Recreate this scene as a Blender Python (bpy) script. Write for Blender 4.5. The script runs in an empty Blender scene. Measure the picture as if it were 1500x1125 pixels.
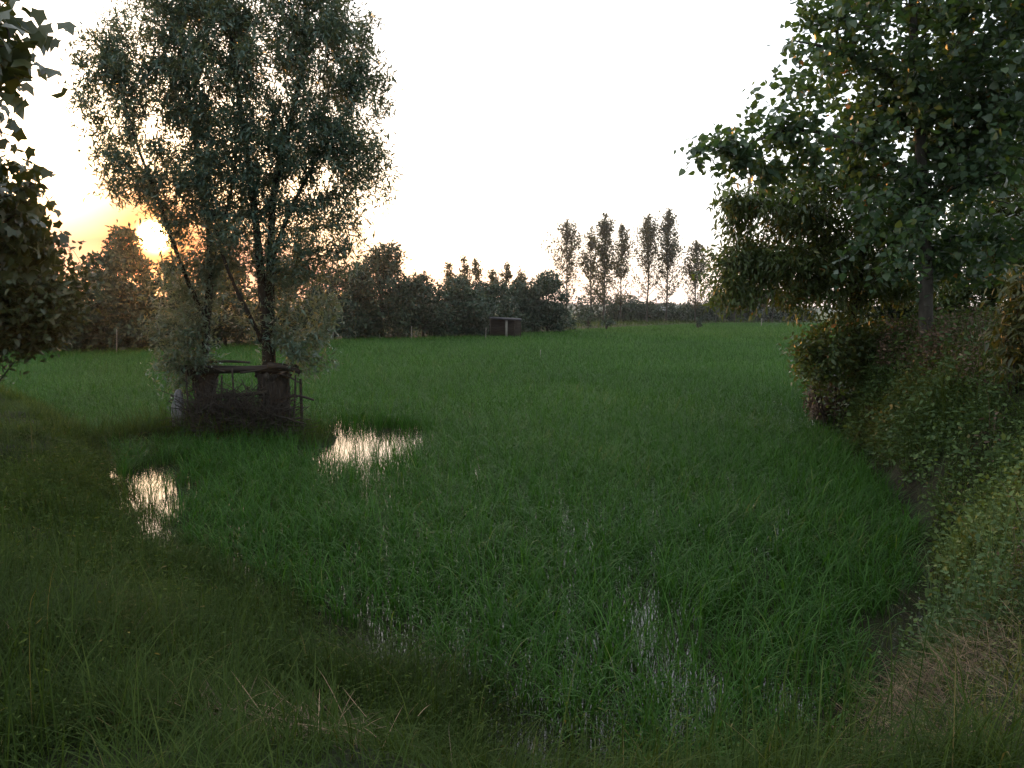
import bpy, math, random
import numpy as np
from mathutils import Vector

C = bpy.context.scene.collection
SC = bpy.context.scene
rad = math.radians

# ------------------------------------------------------------------ camera
CAM_H, F, PITCH = 2.6, 1127.0, math.atan(107.0 / 1127.0)
cam_d = bpy.data.cameras.new("camera")
cam_d.sensor_width = 36.0
cam_d.lens = 36.0 * F / 1500.0
cam_d.clip_start = 0.05
cam_d.clip_end = 9000.0
cam = bpy.data.objects.new("camera", cam_d)
C.objects.link(cam)
cam.location = (0, 0, CAM_H)
cam.rotation_euler = (math.pi / 2 - PITCH, 0, 0)
SC.camera = cam


def ray(px, py):
    u, v = (px - 750.0) / F, (562.5 - py) / F
    c, s = math.cos(PITCH), math.sin(PITCH)
    return np.array([u, c + v * s, -s + v * c])


def P(px, py, Y):
    d = ray(px, py)
    return np.array([0, 0, CAM_H]) + d * (Y / d[1])


def G(px, py, z=0.0):
    d = ray(px, py)
    return np.array([0, 0, CAM_H]) + d * ((z - CAM_H) / d[2])


# ------------------------------------------------------------------ light
SUN_DIR = ray(226, 346)
SUN_DIR /= np.linalg.norm(SUN_DIR)
SUN_EL = math.asin(SUN_DIR[2])
SUN_AZ = math.atan2(SUN_DIR[0], SUN_DIR[1])      # from +Y, clockwise positive
world = bpy.data.worlds.new("World")
SC.world = world
world.use_nodes = True
nt = world.node_tree
nt.nodes.clear()
w_out = nt.nodes.new("ShaderNodeOutputWorld")
w_bg = nt.nodes.new("ShaderNodeBackground")
w_sky = nt.nodes.new("ShaderNodeTexSky")
w_sky.sky_type = "NISHITA"
w_sky.sun_disc = False
w_sky.sun_elevation = SUN_EL
w_sky.sun_rotation = SUN_AZ
w_sky.air_density = 1.0
w_sky.dust_density = 3.0
w_sky.ozone_density = 1.5
w_bg.inputs["Strength"].default_value = 0.15
# a bright overcast veil and the hazy disc of the low sun, both part of the sky
w_tc = nt.nodes.new("ShaderNodeTexCoord")
w_dot = nt.nodes.new("ShaderNodeVectorMath")
w_dot.operation = "DOT_PRODUCT"
w_dot.inputs[1].default_value = tuple(SUN_DIR)
nt.links.new(w_tc.outputs["Generated"], w_dot.inputs[0])


def w_math(op, a, b):
    n = nt.nodes.new("ShaderNodeMath")
    n.operation = op
    for i, v in enumerate((a, b)):
        if isinstance(v, (int, float)):
            n.inputs[i].default_value = v
        else:
            nt.links.new(v, n.inputs[i])
    return n.outputs[0]


def w_scaled(val, col):
    n = nt.nodes.new("ShaderNodeVectorMath")
    n.operation = "SCALE"
    n.inputs[0].default_value = col
    nt.links.new(val, n.inputs[3])
    return n.outputs[0]


def w_add(a, b):
    n = nt.nodes.new("ShaderNodeVectorMath")
    n.operation = "ADD"
    nt.links.new(a, n.inputs[0])
    nt.links.new(b, n.inputs[1])
    return n.outputs[0]


dp = w_math("MAXIMUM", w_dot.outputs["Value"], 0.0)
disc = w_math("POWER", dp, 17000.0)
sep = nt.nodes.new("ShaderNodeSeparateXYZ")
nt.links.new(w_tc.outputs["Generated"], sep.inputs[0])
up = w_math("MAXIMUM", sep.outputs["Z"], 0.0)
low = w_math("POWER", w_math("SUBTRACT", 1.0, up), 14.0)
VEIL = 8.6
veil_up = w_scaled(w_math("MULTIPLY", w_math("SUBTRACT", 1.0, low), VEIL), (0.97, 1.0, 1.06))
veil_lo = w_scaled(w_math("MULTIPLY", low, VEIL), (1.10, 0.92, 0.82))
# the veil is brightest over the sunset and dims overhead and to the east
west = nt.nodes.new("ShaderNodeMapRange")
west.inputs["From Min"].default_value = -0.6
west.inputs["From Max"].default_value = 0.47
west.inputs["To Min"].default_value = 0.58
west.inputs["To Max"].default_value = 1.0
west.interpolation_type = "SMOOTHSTEP"
nt.links.new(w_dot.outputs["Value"], west.inputs["Value"])
vm = nt.nodes.new("ShaderNodeVectorMath")
vm.operation = "SCALE"
nt.links.new(w_add(veil_up, veil_lo), vm.inputs[0])
nt.links.new(west.outputs[0], vm.inputs[3])
tot = w_add(w_sky.outputs[0], vm.outputs[0])
# the dusty air round the low sun turns peach, then gold


def w_mix(fac, a_, col):
    n = nt.nodes.new("ShaderNodeMix")
    n.data_type = "RGBA"
    nt.links.new(fac, n.inputs["Factor"])
    nt.links.new(a_, n.inputs["A"])
    n.inputs["B"].default_value = col
    return n.outputs["Result"]


near = w_math("POWER", dp, 480.0)
wide = w_math("MULTIPLY", w_math("POWER", dp, 18.0), w_math("POWER", w_math("SUBTRACT", 1.0, up), 9.0))
tot = w_mix(w_math("MINIMUM", w_math("MULTIPLY", wide, 2.2), 1.0), tot, (6.9, 3.5, 2.5, 1))
tot = w_mix(near, tot, (6.6, 1.35, 0.04, 1))
tot = w_add(tot, w_scaled(disc, (320.0, 220.0, 90.0)))
nt.links.new(tot, w_bg.inputs["Color"])
nt.links.new(w_bg.outputs[0], w_out.inputs["Surface"])

sun_d = bpy.data.lights.new("sun", "SUN")
sun_d.energy = 2.0
sun_d.angle = rad(0.5)
sun_d.color = (1.0, 0.42, 0.10)
sun = bpy.data.objects.new("sun", sun_d)
C.objects.link(sun)
sun.rotation_euler = Vector(SUN_DIR).to_track_quat("Z", "Y").to_euler()
sun.location = (-40, 60, 30)

SC.view_settings.view_transform = "Standard"
SC.view_settings.look = "None"
SC.view_settings.exposure = 0.34
SC.view_settings.gamma = 1.0
SC.cycles.max_bounces = 6
SC.cycles.transparent_max_bounces = 8
SC.cycles.volume_bounces = 0
SC.cycles.use_denoising = True

# ------------------------------------------------------------------ helpers


def tag(o, label=None, cat=None, group=None, kind=None):
    if label: o["label"] = label
    if cat: o["category"] = cat
    if group: o["group"] = group
    if kind: o["kind"] = kind
    return o


def empty(name, loc):
    o = bpy.data.objects.new(name, None)
    C.objects.link(o)
    o.location = [float(v) for v in loc]
    o.empty_display_size = 0.3
    return o


def mesh_np(name, V, faces, mat, parent=None, v=None, smooth=True):
    """V (n,3); faces: list of (m,k) int arrays; v optional per-vertex tint."""
    me = bpy.data.meshes.new(name)
    V = np.asarray(V, dtype=np.float32)
    faces = [np.asarray(f, dtype=np.int32) for f in faces if len(f)]
    if parent is not None:
        V = V - np.array(parent.location, dtype=np.float32)
    me.vertices.add(len(V))
    me.vertices.foreach_set("co", V.ravel())
    nl = sum(f.size for f in faces)
    npoly = sum(len(f) for f in faces)
    me.loops.add(nl)
    me.loops.foreach_set("vertex_index", np.concatenate([f.ravel() for f in faces]))
    me.polygons.add(npoly)
    starts, s = [], 0
    for f in faces:
        k = f.shape[1]
        starts.append(s + np.arange(len(f)) * k)
        s += f.size
    me.polygons.foreach_set("loop_start", np.concatenate(starts).astype(np.int32))
    me.update(calc_edges=True)
    if smooth:
        me.polygons.foreach_set("use_smooth", np.ones(npoly, dtype=bool))
    if v is not None:
        a = me.attributes.new("v", "FLOAT", "POINT")
        a.data.foreach_set("value", np.asarray(v, dtype=np.float32))
    me.materials.append(mat)
    me.validate()
    o = bpy.data.objects.new(name, me)
    C.objects.link(o)
    if parent is not None:
        o.parent = parent
    return o


class MB:
    """collects vertex blocks into one mesh"""
    def __init__(self):
        self.V, self.F, self.T, self.n = [], {}, [], 0

    def add(self, V, F, t=None):
        V = np.asarray(V, dtype=float)
        for f in (F if isinstance(F, list) else [F]):
            f = np.asarray(f, dtype=int)
            if f.size:
                self.F.setdefault(f.shape[1], []).append(f + self.n)
        self.V.append(V)
        self.T.append(np.full(len(V), 0.5) if t is None else np.broadcast_to(np.asarray(t, float), (len(V),)))
        self.n += len(V)

    def build(self, name, mat, parent=None, smooth=True):
        return mesh_np(name, np.concatenate(self.V), [np.concatenate(x) for x in self.F.values()], mat, parent,
                       np.concatenate(self.T), smooth)


def norm(a):
    return a / np.maximum(np.linalg.norm(a, axis=-1, keepdims=True), 1e-9)


def tube(pts, radii, k=8, rng=None, rough=0.0, cap=True):
    pts = np.asarray(pts, float)
    n = len(pts)
    radii = np.broadcast_to(np.asarray(radii, float), (n,))
    d = norm(np.gradient(pts, axis=0))
    ref = np.array([0.31, 0.17, 0.93]) if abs(d[0][2]) < 0.8 else np.array([0.9, 0.3, 0.1])
    a = norm(np.cross(d, ref))
    b = np.cross(d, a)
    th = np.arange(k) * 2 * math.pi / k
    r = radii[:, None] * np.ones((n, k))
    if rng is not None and rough:
        col = rng.normal(0, rough * 0.6, k)
        r = r * (1 + col[None, :] + rng.normal(0, rough, (n, k)))
    V = pts[:, None, :] + r[:, :, None] * (np.cos(th)[None, :, None] * a[:, None, :] + np.sin(th)[None, :, None] * b[:, None, :])
    V = V.reshape(-1, 3)
    i, j = np.meshgrid(np.arange(n - 1), np.arange(k), indexing="ij")
    i, j = i.ravel(), j.ravel()
    j2 = (j + 1) % k
    F = np.stack([i * k + j, i * k + j2, (i + 1) * k + j2, (i + 1) * k + j], 1)
    fs = [F]
    if cap:
        c0, c1 = len(V), len(V) + 1
        V = np.vstack([V, pts[0], pts[-1]])
        jj = np.arange(k)
        fs.append(np.stack([np.full(k, c0), (jj + 1) % k, jj], 1))
        fs.append(np.stack([np.full(k, c1), (n - 1) * k + jj, (n - 1) * k + (jj + 1) % k], 1))
    return V, fs


def box(lo, hi):
    x0, y0, z0 = lo
    x1, y1, z1 = hi
    V = [(x0, y0, z0), (x1, y0, z0), (x1, y1, z0), (x0, y1, z0), (x0, y0, z1), (x1, y0, z1), (x1, y1, z1), (x0, y1, z1)]
    F = [(0, 3, 2, 1), (4, 5, 6, 7), (0, 1, 5, 4), (1, 2, 6, 5), (2, 3, 7, 6), (3, 0, 4, 7)]
    return np.array(V, float), np.array(F)


# ------------------------------------------------------------------ materials


def mat_base(name):
    m = bpy.data.materials.new(name)
    m.use_nodes = True
    m.node_tree.nodes.clear()
    return m, m.node_tree


def ramp(n, cols):
    r = n.nodes.new("ShaderNodeValToRGB")
    el = r.color_ramp.elements
    while len(el) < len(cols):
        el.new(0.5)
    for e, (p, c) in zip(el, cols):
        e.position = p
        e.color = (c[0], c[1], c[2], 1)
    return r


def leaf_mat(name, cols, transl=0.35, rough=0.5, tcol=(1.25, 1.15, 0.5), spec=0.4):
    m, n = mat_base(name)
    out = n.nodes.new("ShaderNodeOutputMaterial")
    at = n.nodes.new("ShaderNodeAttribute")
    at.attribute_name = "v"
    r = ramp(n, cols)
    n.links.new(at.outputs["Fac"], r.inputs["Fac"])
    p = n.nodes.new("ShaderNodeBsdfPrincipled")
    p.inputs["Roughness"].default_value = rough
    p.inputs["Specular IOR Level"].default_value = spec
    n.links.new(r.outputs["Color"], p.inputs["Base Color"])
    t = n.nodes.new("ShaderNodeBsdfTranslucent")
    mul = n.nodes.new("ShaderNodeVectorMath")
    mul.operation = "MULTIPLY"
    mul.inputs[1].default_value = tcol
    n.links.new(r.outputs["Color"], mul.inputs[0])
    n.links.new(mul.outputs[0], t.inputs["Color"])
    mx = n.nodes.new("ShaderNodeMixShader")
    mx.inputs[0].default_value = transl
    n.links.new(p.outputs[0], mx.inputs[1])
    n.links.new(t.outputs[0], mx.inputs[2])
    n.links.new(mx.outputs[0], out.inputs["Surface"])
    return m


def rough_mat(name, cols, scale=6.0, stretch=(1, 1, 1), rough=0.9, bump=0.6, detail=8.0, dist=0.03):
    m, n = mat_base(name)
    out = n.nodes.new("ShaderNodeOutputMaterial")
    tc = n.nodes.new("ShaderNodeTexCoord")
    mp = n.nodes.new("ShaderNodeMapping")
    mp.inputs["Scale"].default_value = stretch
    n.links.new(tc.outputs["Object"], mp.inputs["Vector"])
    nz = n.nodes.new("ShaderNodeTexNoise")
    nz.inputs["Scale"].default_value = scale
    nz.inputs["Detail"].default_value = detail
    nz.inputs["Roughness"].default_value = 0.65
    n.links.new(mp.outputs[0], nz.inputs["Vector"])
    r = ramp(n, cols)
    n.links.new(nz.outputs["Fac"], r.inputs["Fac"])
    p = n.nodes.new("ShaderNodeBsdfPrincipled")
    p.inputs["Roughness"].default_value = rough
    p.inputs["Specular IOR Level"].default_value = 0.2
    n.links.new(r.outputs["Color"], p.inputs["Base Color"])
    b = n.nodes.new("ShaderNodeBump")
    b.inputs["Strength"].default_value = bump
    b.inputs["Distance"].default_value = dist
    n.links.new(nz.outputs["Fac"], b.inputs["Height"])
    n.links.new(b.outputs[0], p.inputs["Normal"])
    n.links.new(p.outputs[0], out.inputs["Surface"])
    return m


M = {}
M["rice"] = leaf_mat("rice_blade", [(0.0, (0.014, 0.050, 0.009)), (0.5, (0.031, 0.092, 0.013)), (0.93, (0.066, 0.155, 0.030)), (1.0, (0.13, 0.17, 0.05))],
                     0.4, 0.5, (1.1, 1.15, 0.4), 0.12)
M["grass"] = leaf_mat("bank_grass", [(0.0, (0.017, 0.034, 0.008)), (0.5, (0.040, 0.070, 0.016)), (0.9, (0.080, 0.112, 0.028)), (1.0, (0.13, 0.11, 0.045))], 0.35, 0.65, spec=0.06)
M["dry"] = leaf_mat("dry_straw", [(0.0, (0.07, 0.045, 0.022)), (0.5, (0.15, 0.095, 0.048)), (1.0, (0.30, 0.20, 0.11))], 0.2, 0.6, (1, 1, 1))
M["cover"] = leaf_mat("weed_leaf", [(0.0, (0.036, 0.068, 0.026)), (0.5, (0.068, 0.115, 0.042)), (0.9, (0.105, 0.155, 0.040)), (1.0, (0.13, 0.12, 0.05))], 0.3, 0.6, spec=0.15)
M["moss"] = leaf_mat("yellow_weed", [(0.0, (0.05, 0.068, 0.012)), (1.0, (0.15, 0.14, 0.028))], 0.3, 0.6)
M["brownweed"] = leaf_mat("dead_weed", [(0.0, (0.07, 0.046, 0.032)), (0.6, (0.14, 0.092, 0.062)), (1.0, (0.24, 0.17, 0.11))], 0.2, 0.7, (1, 1, 1))
M["willow"] = leaf_mat("willow_leaf", [(0.0, (0.042, 0.092, 0.066)), (0.5, (0.085, 0.155, 0.118)), (0.9, (0.13, 0.21, 0.165)), (1.0, (0.15, 0.16, 0.06))], 0.38, 0.35, (1.7, 0.95, 0.35), 0.5)
M["poplar"] = leaf_mat("poplar_leaf", [(0.0, (0.030, 0.066, 0.036)), (0.6, (0.060, 0.105, 0.058)), (0.90, (0.09, 0.14, 0.06)), (0.97, (0.14, 0.16, 0.035)), (1.0, (0.36, 0.15, 0.04))], 0.4, 0.35, (1.6, 1.6, 0.4), 0.5)
M["walnut"] = leaf_mat("pinnate_leaf", [(0.0, (0.040, 0.072, 0.026)), (0.7, (0.082, 0.118, 0.040)), (0.94, (0.13, 0.14, 0.036)), (1.0, (0.22, 0.11, 0.03))], 0.38, 0.4, (1.35, 1.3, 0.4), 0.45)
M["lobed"] = leaf_mat("lobed_leaf", [(0.0, (0.022, 0.038, 0.016)), (0.7, (0.046, 0.066, 0.026)), (1.0, (0.085, 0.09, 0.034))], 0.3, 0.4, (1.6, 1.15, 0.4), 0.45)
M["hedge"] = leaf_mat("treeline_leaf", [(0.0, (0.016, 0.036, 0.026)), (0.6, (0.036, 0.064, 0.042)), (1.0, (0.065, 0.10, 0.055))], 0.12, 0.6, (1.2, 1.15, 0.4), 0.25)
M["farpop"] = leaf_mat("far_poplar_leaf", [(0.0, (0.028, 0.042, 0.018)), (0.6, (0.050, 0.066, 0.028)), (1.0, (0.105, 0.105, 0.045))], 0.45, 0.6, (1.9, 1.15, 0.55))
M["ochre"] = leaf_mat("ochre_leaf", [(0.0, (0.028, 0.040, 0.012)), (0.6, (0.058, 0.068, 0.016)), (1.0, (0.10, 0.08, 0.02))], 0.35, 0.5)
M["bark"] = rough_mat("dark_bark", [(0.3, (0.014, 0.011, 0.008)), (0.7, (0.048, 0.038, 0.028))], 9.0, (1, 1, 0.25), bump=1.0)
M["pbark"] = rough_mat("grey_bark", [(0.3, (0.022, 0.020, 0.016)), (0.55, (0.052, 0.048, 0.040)), (0.8, (0.11, 0.10, 0.085))], 7.0, (1, 1, 0.4), bump=0.6)
M["stump"] = rough_mat("stump_bark", [(0.3, (0.012, 0.010, 0.008)), (0.55, (0.05, 0.042, 0.034)), (0.75, (0.13, 0.112, 0.094))], 7.0, (2, 2, 0.22), bump=1.0, dist=0.06)
M["oldwood"] = rough_mat("weathered_wood", [(0.3, (0.018, 0.015, 0.012)), (0.7, (0.065, 0.055, 0.045))], 6.0, (0.3, 3, 3), bump=0.8)
M["palewood"] = rough_mat("pale_wood", [(0.3, (0.13, 0.125, 0.11)), (0.7, (0.25, 0.24, 0.21))], 10.0)
M["sack"] = rough_mat("pale_plastic", [(0.35, (0.06, 0.06, 0.062)), (0.65, (0.22, 0.22, 0.23))], 9.0, rough=0.55, bump=0.4)
M["roofmat"] = rough_mat("grey_sheet_roof", [(0.3, (0.018, 0.018, 0.020)), (0.7, (0.04, 0.04, 0.043))], 3.0, rough=0.95)
M["plaster"] = rough_mat("pale_plaster", [(0.3, (0.30, 0.32, 0.36)), (0.7, (0.42, 0.44, 0.48))], 2.0, bump=0.1)
M["darkglass"] = rough_mat("dark_window", [(0.3, (0.03, 0.03, 0.035)), (0.7, (0.05, 0.05, 0.06))], 2.0, rough=0.2, bump=0.0)
M["redtile"] = rough_mat("roof_tile", [(0.3, (0.10, 0.085, 0.08)), (0.7, (0.17, 0.14, 0.13))], 3.0)
M["hill"] = rough_mat("wooded_hill", [(0.3, (0.03, 0.05, 0.03)), (0.7, (0.06, 0.08, 0.05))], 0.03, bump=0.0)
M["metal"] = rough_mat("dull_metal", [(0.3, (0.25, 0.25, 0.24)), (0.7, (0.34, 0.34, 0.33))], 12.0, rough=0.5)

# ground: mud in the paddy, soil with short growth on the banks
m, n = mat_base("soil")
out = n.nodes.new("ShaderNodeOutputMaterial")
tc = n.nodes.new("ShaderNodeTexCoord")
nz1 = n.nodes.new("ShaderNodeTexNoise"); nz1.inputs["Scale"].default_value = 0.8; nz1.inputs["Detail"].default_value = 6
nz2 = n.nodes.new("ShaderNodeTexNoise"); nz2.inputs["Scale"].default_value = 14; nz2.inputs["Detail"].default_value = 10
for q in (nz1, nz2):
    n.links.new(tc.outputs["Object"], q.inputs["Vector"])
r1 = ramp(n, [(0.35, (0.012, 0.0095, 0.006)), (0.62, (0.013, 0.020, 0.007))])
r2 = ramp(n, [(0.3, (0.45, 0.45, 0.45)), (0.7, (1.35, 1.3, 1.2))])
n.links.new(nz1.outputs["Fac"], r1.inputs["Fac"]); n.links.new(nz2.outputs["Fac"], r2.inputs["Fac"])
mu = n.nodes.new("ShaderNodeVectorMath"); mu.operation = "MULTIPLY"
n.links.new(r1.outputs["Color"], mu.inputs[0]); n.links.new(r2.outputs["Color"], mu.inputs[1])
# far beyond the paddy the land is pasture
sepx = n.nodes.new("ShaderNodeSeparateXYZ"); n.links.new(tc.outputs["Object"], sepx.inputs[0])
mr = n.nodes.new("ShaderNodeMapRange"); mr.inputs["From Min"].default_value = 120; mr.inputs["From Max"].default_value = 170
n.links.new(sepx.outputs["Y"], mr.inputs["Value"])
mxc = n.nodes.new("ShaderNodeMix"); mxc.data_type = "RGBA"
n.links.new(mr.outputs[0], mxc.inputs["Factor"]); n.links.new(mu.outputs[0], mxc.inputs["A"])
mxc.inputs["B"].default_value = (0.045, 0.072, 0.024, 1)
p = n.nodes.new("ShaderNodeBsdfPrincipled"); p.inputs["Roughness"].default_value = 0.95; p.inputs["Specular IOR Level"].default_value = 0.15
n.links.new(mxc.outputs["Result"], p.inputs["Base Color"])
b = n.nodes.new("ShaderNodeBump"); b.inputs["Strength"].default_value = 0.8; b.inputs["Distance"].default_value = 0.05
n.links.new(nz2.outputs["Fac"], b.inputs["Height"]); n.links.new(b.outputs[0], p.inputs["Normal"])
n.links.new(p.outputs[0], out.inputs["Surface"])
M["soil"] = m

m, n = mat_base("paddy_water")
out = n.nodes.new("ShaderNodeOutputMaterial")
p = n.nodes.new("ShaderNodeBsdfPrincipled")
p.inputs["Base Color"].default_value = (0.022, 0.022, 0.014, 1)
p.inputs["Roughness"].default_value = 0.03
p.inputs["IOR"].default_value = 1.33
tc = n.nodes.new("ShaderNodeTexCoord")
nz = n.nodes.new("ShaderNodeTexNoise"); nz.inputs["Scale"].default_value = 5; nz.inputs["Detail"].default_value = 3
n.links.new(tc.outputs["Object"], nz.inputs["Vector"])
b = n.nodes.new("ShaderNodeBump"); b.inputs["Strength"].default_value = 0.05; b.inputs["Distance"].default_value = 0.02
n.links.new(nz.outputs["Fac"], b.inputs["Height"]); n.links.new(b.outputs[0], p.inputs["Normal"])
n.links.new(p.outputs[0], out.inputs["Surface"])
M["water"] = m

# ------------------------------------------------------------------ terrain
# outline of the flooded paddy: x, y, bank height behind that edge, width of the bank's rise
EDGE = np.array([
    (-70, 42, .35, 1.0), (-45, 30, .40, .8), (-15.9, 23.8, .42, 0.9), (-10.6, 18.0, .45, 1.0), (-7.3, 13.6, .42, 1.0), (-6.0, 11.4, .5, 1.3),
    (-3.75, 8.2, .6, 1.8), (-2.1, 6.6, .75, 2.2), (-0.9, 5.5, .9, 2.6), (0.2, 4.35, 1.0, 2.6), (0.8, 3.7, 1.0, 2.2), (1.3, 3.5, 1.1, 1.5),
    (2.0, 4.25, 1.25, 1.4), (2.6, 5.0, 1.3, 1.5), (3.3, 6.0, 1.4, 1.8), (4.1, 7.2, 1.55, 1.7), (5.1, 9.2, 1.8, 1.6), (6.35, 14.0, 2.02, 1.25), (7.3, 18.4, 1.85, 1.1),
    (8.3, 20.2, 1.8, 1.2), (11, 21.2, 1.8, 1.3), (30, 22.0, 1.8, 1.6), (90, 24, 1.6, 2), (170, 40, .5, 2), (170, 150, .3, 2), (38, 148, .25, 2), (11.5, 107, .3, 2),
    (-3.5, 74, .35, 2), (-13, 67, .35, 2), (-22, 55, .35, 2), (-38, 47, .35, 2), (-70, 46, .35, 2)])


def noise2(x, y, s, seed):
    r = np.random.default_rng(seed)
    o = np.zeros_like(np.asarray(x, float))
    for k in range(6):
        a = r.uniform(0, 2 * math.pi)
        f = s * r.uniform(.5, 2.1)
        o += np.sin((x * math.cos(a) + y * math.sin(a)) * f + r.uniform(0, 6.28)) / 6 ** .5
    return o


def edge_info(x, y):
    x = np.asarray(x, float).ravel(); y = np.asarray(y, float).ravel()
    best = np.full(x.shape, 1e9); H = np.zeros_like(x); R = np.ones_like(x)
    inside = np.zeros(x.shape, bool)
    nE = len(EDGE)
    for i in range(nE):
        a, b = EDGE[i], EDGE[(i + 1) % nE]
        dx, dy = b[0] - a[0], b[1] - a[1]
        t = np.clip(((x - a[0]) * dx + (y - a[1]) * dy) / (dx * dx + dy * dy), 0, 1)
        d = np.hypot(x - a[0] - t * dx, y - a[1] - t * dy)
        u = d < best
        best = np.where(u, d, best)
        H = np.where(u, a[2] + t * (b[2] - a[2]), H)
        R = np.where(u, a[3] + t * (b[3] - a[3]), R)
        cr = ((a[1] > y) != (b[1] > y)) & (x < dx * (y - a[1]) / (dy if abs(dy) > 1e-9 else 1e-9) + a[0])
        inside ^= cr
    return np.where(inside, best, -best), H, R


MOUND = (-5.6, 15.3)


def height(x, y):
    shp = np.shape(x)
    x = np.asarray(x, float).ravel(); y = np.asarray(y, float).ravel()
    d, H, R = edge_info(x + .12 * noise2(x, y, 2.2, 5), y + .12 * noise2(x, y, 2.2, 6))
    t = np.clip(-d / R, 0, 1)
    s = t * t * (3 - 2 * t) * .45 + (1 - (1 - t) ** 2.2) * .55
    z = np.where(d > 0, -0.07, -0.07 + (H + 0.07) * s)
    z += np.where(d < 0, np.clip(-d, 0, 1) * (0.06 * noise2(x, y, 1.3, 1) + 0.035 * noise2(x, y, 4.0, 2)), 0.02 * noise2(x, y, 3, 3))
    m = .26 * np.exp(-(((x - MOUND[0]) / 1.9) ** 4 + ((y - MOUND[1]) / 1.0) ** 4)) + .17 * np.exp(-(((x + 7.0) / 1.8) ** 4 + ((y - 14.9) / .5) ** 4))
    z += np.where(d > 0, m, 0) * (1 + .15 * noise2(x, y, 3, 9))
    # a hollow in the near bank
    z -= .22 * np.exp(-(((x + 1.25) / .55) ** 2 + ((y - 3.9) / .45) ** 2))
    return z.reshape(shp)


def axis(lo, hi, step, far):
    a = np.arange(lo, hi + step / 2, step)
    g, s, v = [], step, a[-1]
    while v < far:
        s *= 1.22; v += s; g.append(v)
    h, s, v = [], step, a[0]
    while v > -far:
        s *= 1.22; v -= s; h.append(v)
    return np.concatenate([h[::-1], a, g])


xs = axis(-17, 17, 0.16, 2000)
ys = axis(0, 25, 0.16, 2000)
gx, gy = np.meshgrid(xs, ys)
gz = height(gx, gy)
nx, ny = len(xs), len(ys)
i, j = np.meshgrid(np.arange(ny - 1), np.arange(nx - 1), indexing="ij")
q = (i * nx + j).ravel()
gF = np.stack([q, q + 1, q + nx + 1, q + nx], 1)
tag(mesh_np("ground", np.stack([gx.ravel(), gy.ravel(), gz.ravel()], 1), [gF], M["soil"]),
    "muddy paddy floor rising into grassy banks on both sides", "ground", kind="structure")

wx = np.linspace(-72, 172, 60); wy = np.linspace(2.6, 152, 40)
a, b = np.meshgrid(wx, wy)
i, j = np.meshgrid(np.arange(39), np.arange(59), indexing="ij")
q = (i * 60 + j).ravel()
tag(mesh_np("water", np.stack([a.ravel(), b.ravel(), np.full(a.size, 0.0)], 1), [np.stack([q, q + 1, q + 61, q + 60], 1)], M["water"]),
    "still shallow water between the rice plants mirroring the pale sky", "water", kind="structure")

# ------------------------------------------------------------------ blades


def blades(name, base, L, az, th0, th1, W, nseg, mat, v, kind="stuff", parent=None):
    N = len(base)
    seg = nseg
    P0 = np.zeros((N, seg + 1, 3)); P0[:, 0] = base
    hd = np.stack([np.cos(az), np.sin(az)], 1)
    for k in range(seg):
        t = (k + .5) / seg
        th = th0 + th1 * t ** 1.6
        st = L / seg
        P0[:, k + 1, :2] = P0[:, k, :2] + hd * (np.sin(th) * st)[:, None]
        P0[:, k + 1, 2] = P0[:, k, 2] + np.cos(th) * st
    side = np.stack([-hd[:, 1], hd[:, 0], np.zeros(N)], 1)
    wt = np.array([(0.65 + .7 * (k / seg)) if k / seg < .5 else (1 - ((k / seg - .5) / .5) ** 1.7) for k in range(seg)])
    Lf = P0[:, :seg] - side[:, None] * (W[:, None] * wt[None] * .5)[:, :, None]
    Rt = P0[:, :seg] + side[:, None] * (W[:, None] * wt[None] * .5)[:, :, None]
    nv = 2 * seg + 1
    V = np.empty((N, nv, 3))
    V[:, 0:2 * seg:2] = Lf; V[:, 1:2 * seg:2] = Rt; V[:, -1] = P0[:, -1]
    o = (np.arange(N) * nv)[:, None]
    fs = []
    if seg > 1:
        qd = np.array([[2 * k, 2 * k + 1, 2 * k + 3, 2 * k + 2] for k in range(seg - 1)])
        fs.append((o[:, :, None] + qd[None]).reshape(-1, 4))
    fs.append(o + np.array([[2 * seg - 2, 2 * seg - 1, 2 * seg]]))
    return V.reshape(-1, 3), fs, np.repeat(v, nv)


def scatter(x0, x1, y0, y1, dens, rng):
    n_ = int((x1 - x0) * (y1 - y0) * dens)
    return rng.uniform(x0, x1, n_), rng.uniform(y0, y1, n_)


def in_view(x, y, m=1.5):
    return (np.abs(x) < 0.69 * y + m)


# places where the plants thin out and the water shows: x, y, rx, ry, how sparse
gaps = []
for (px, py, rx, ry, k) in [(538, 652, 92, 22, .96), (480, 652, 36, 26, .92), (520, 680, 60, 16, .8), (208, 712, 44, 32, .985), (232, 750, 32, 44, .98), (246, 790, 20, 28, .92), (552, 880, 8, 55, .5),
                            (968, 965, 44, 95, .62), (1045, 990, 20, 60, .5), (600, 960, 10, 40, .3), (830, 760, 10, 60, .55), (875, 830, 10, 60, .5), (580, 705, 40, 22, .35), (790, 1000, 12, 50, .3), (700, 690, 8, 30, .6), (1150, 605, 14, 12, .6)]:
    g0 = G(px, py); g1 = G(px + rx, py); g2 = G(px, py + ry); g3 = G(px, py - ry)
    gaps.append((g0[0], (g2[1] + g3[1]) / 2, g1[0] - g0[0], (g3[1] - g2[1]) / 2, k))


def thin(x, y):
    w = np.zeros_like(x)
    for (a, b, rx, ry, k) in gaps:
        e = ((x - a) / rx) ** 2 + ((y - b) / ry) ** 2
        w = np.maximum(w, k * np.clip(2.2 - 1.5 * e, 0, 1))
    return w


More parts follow.
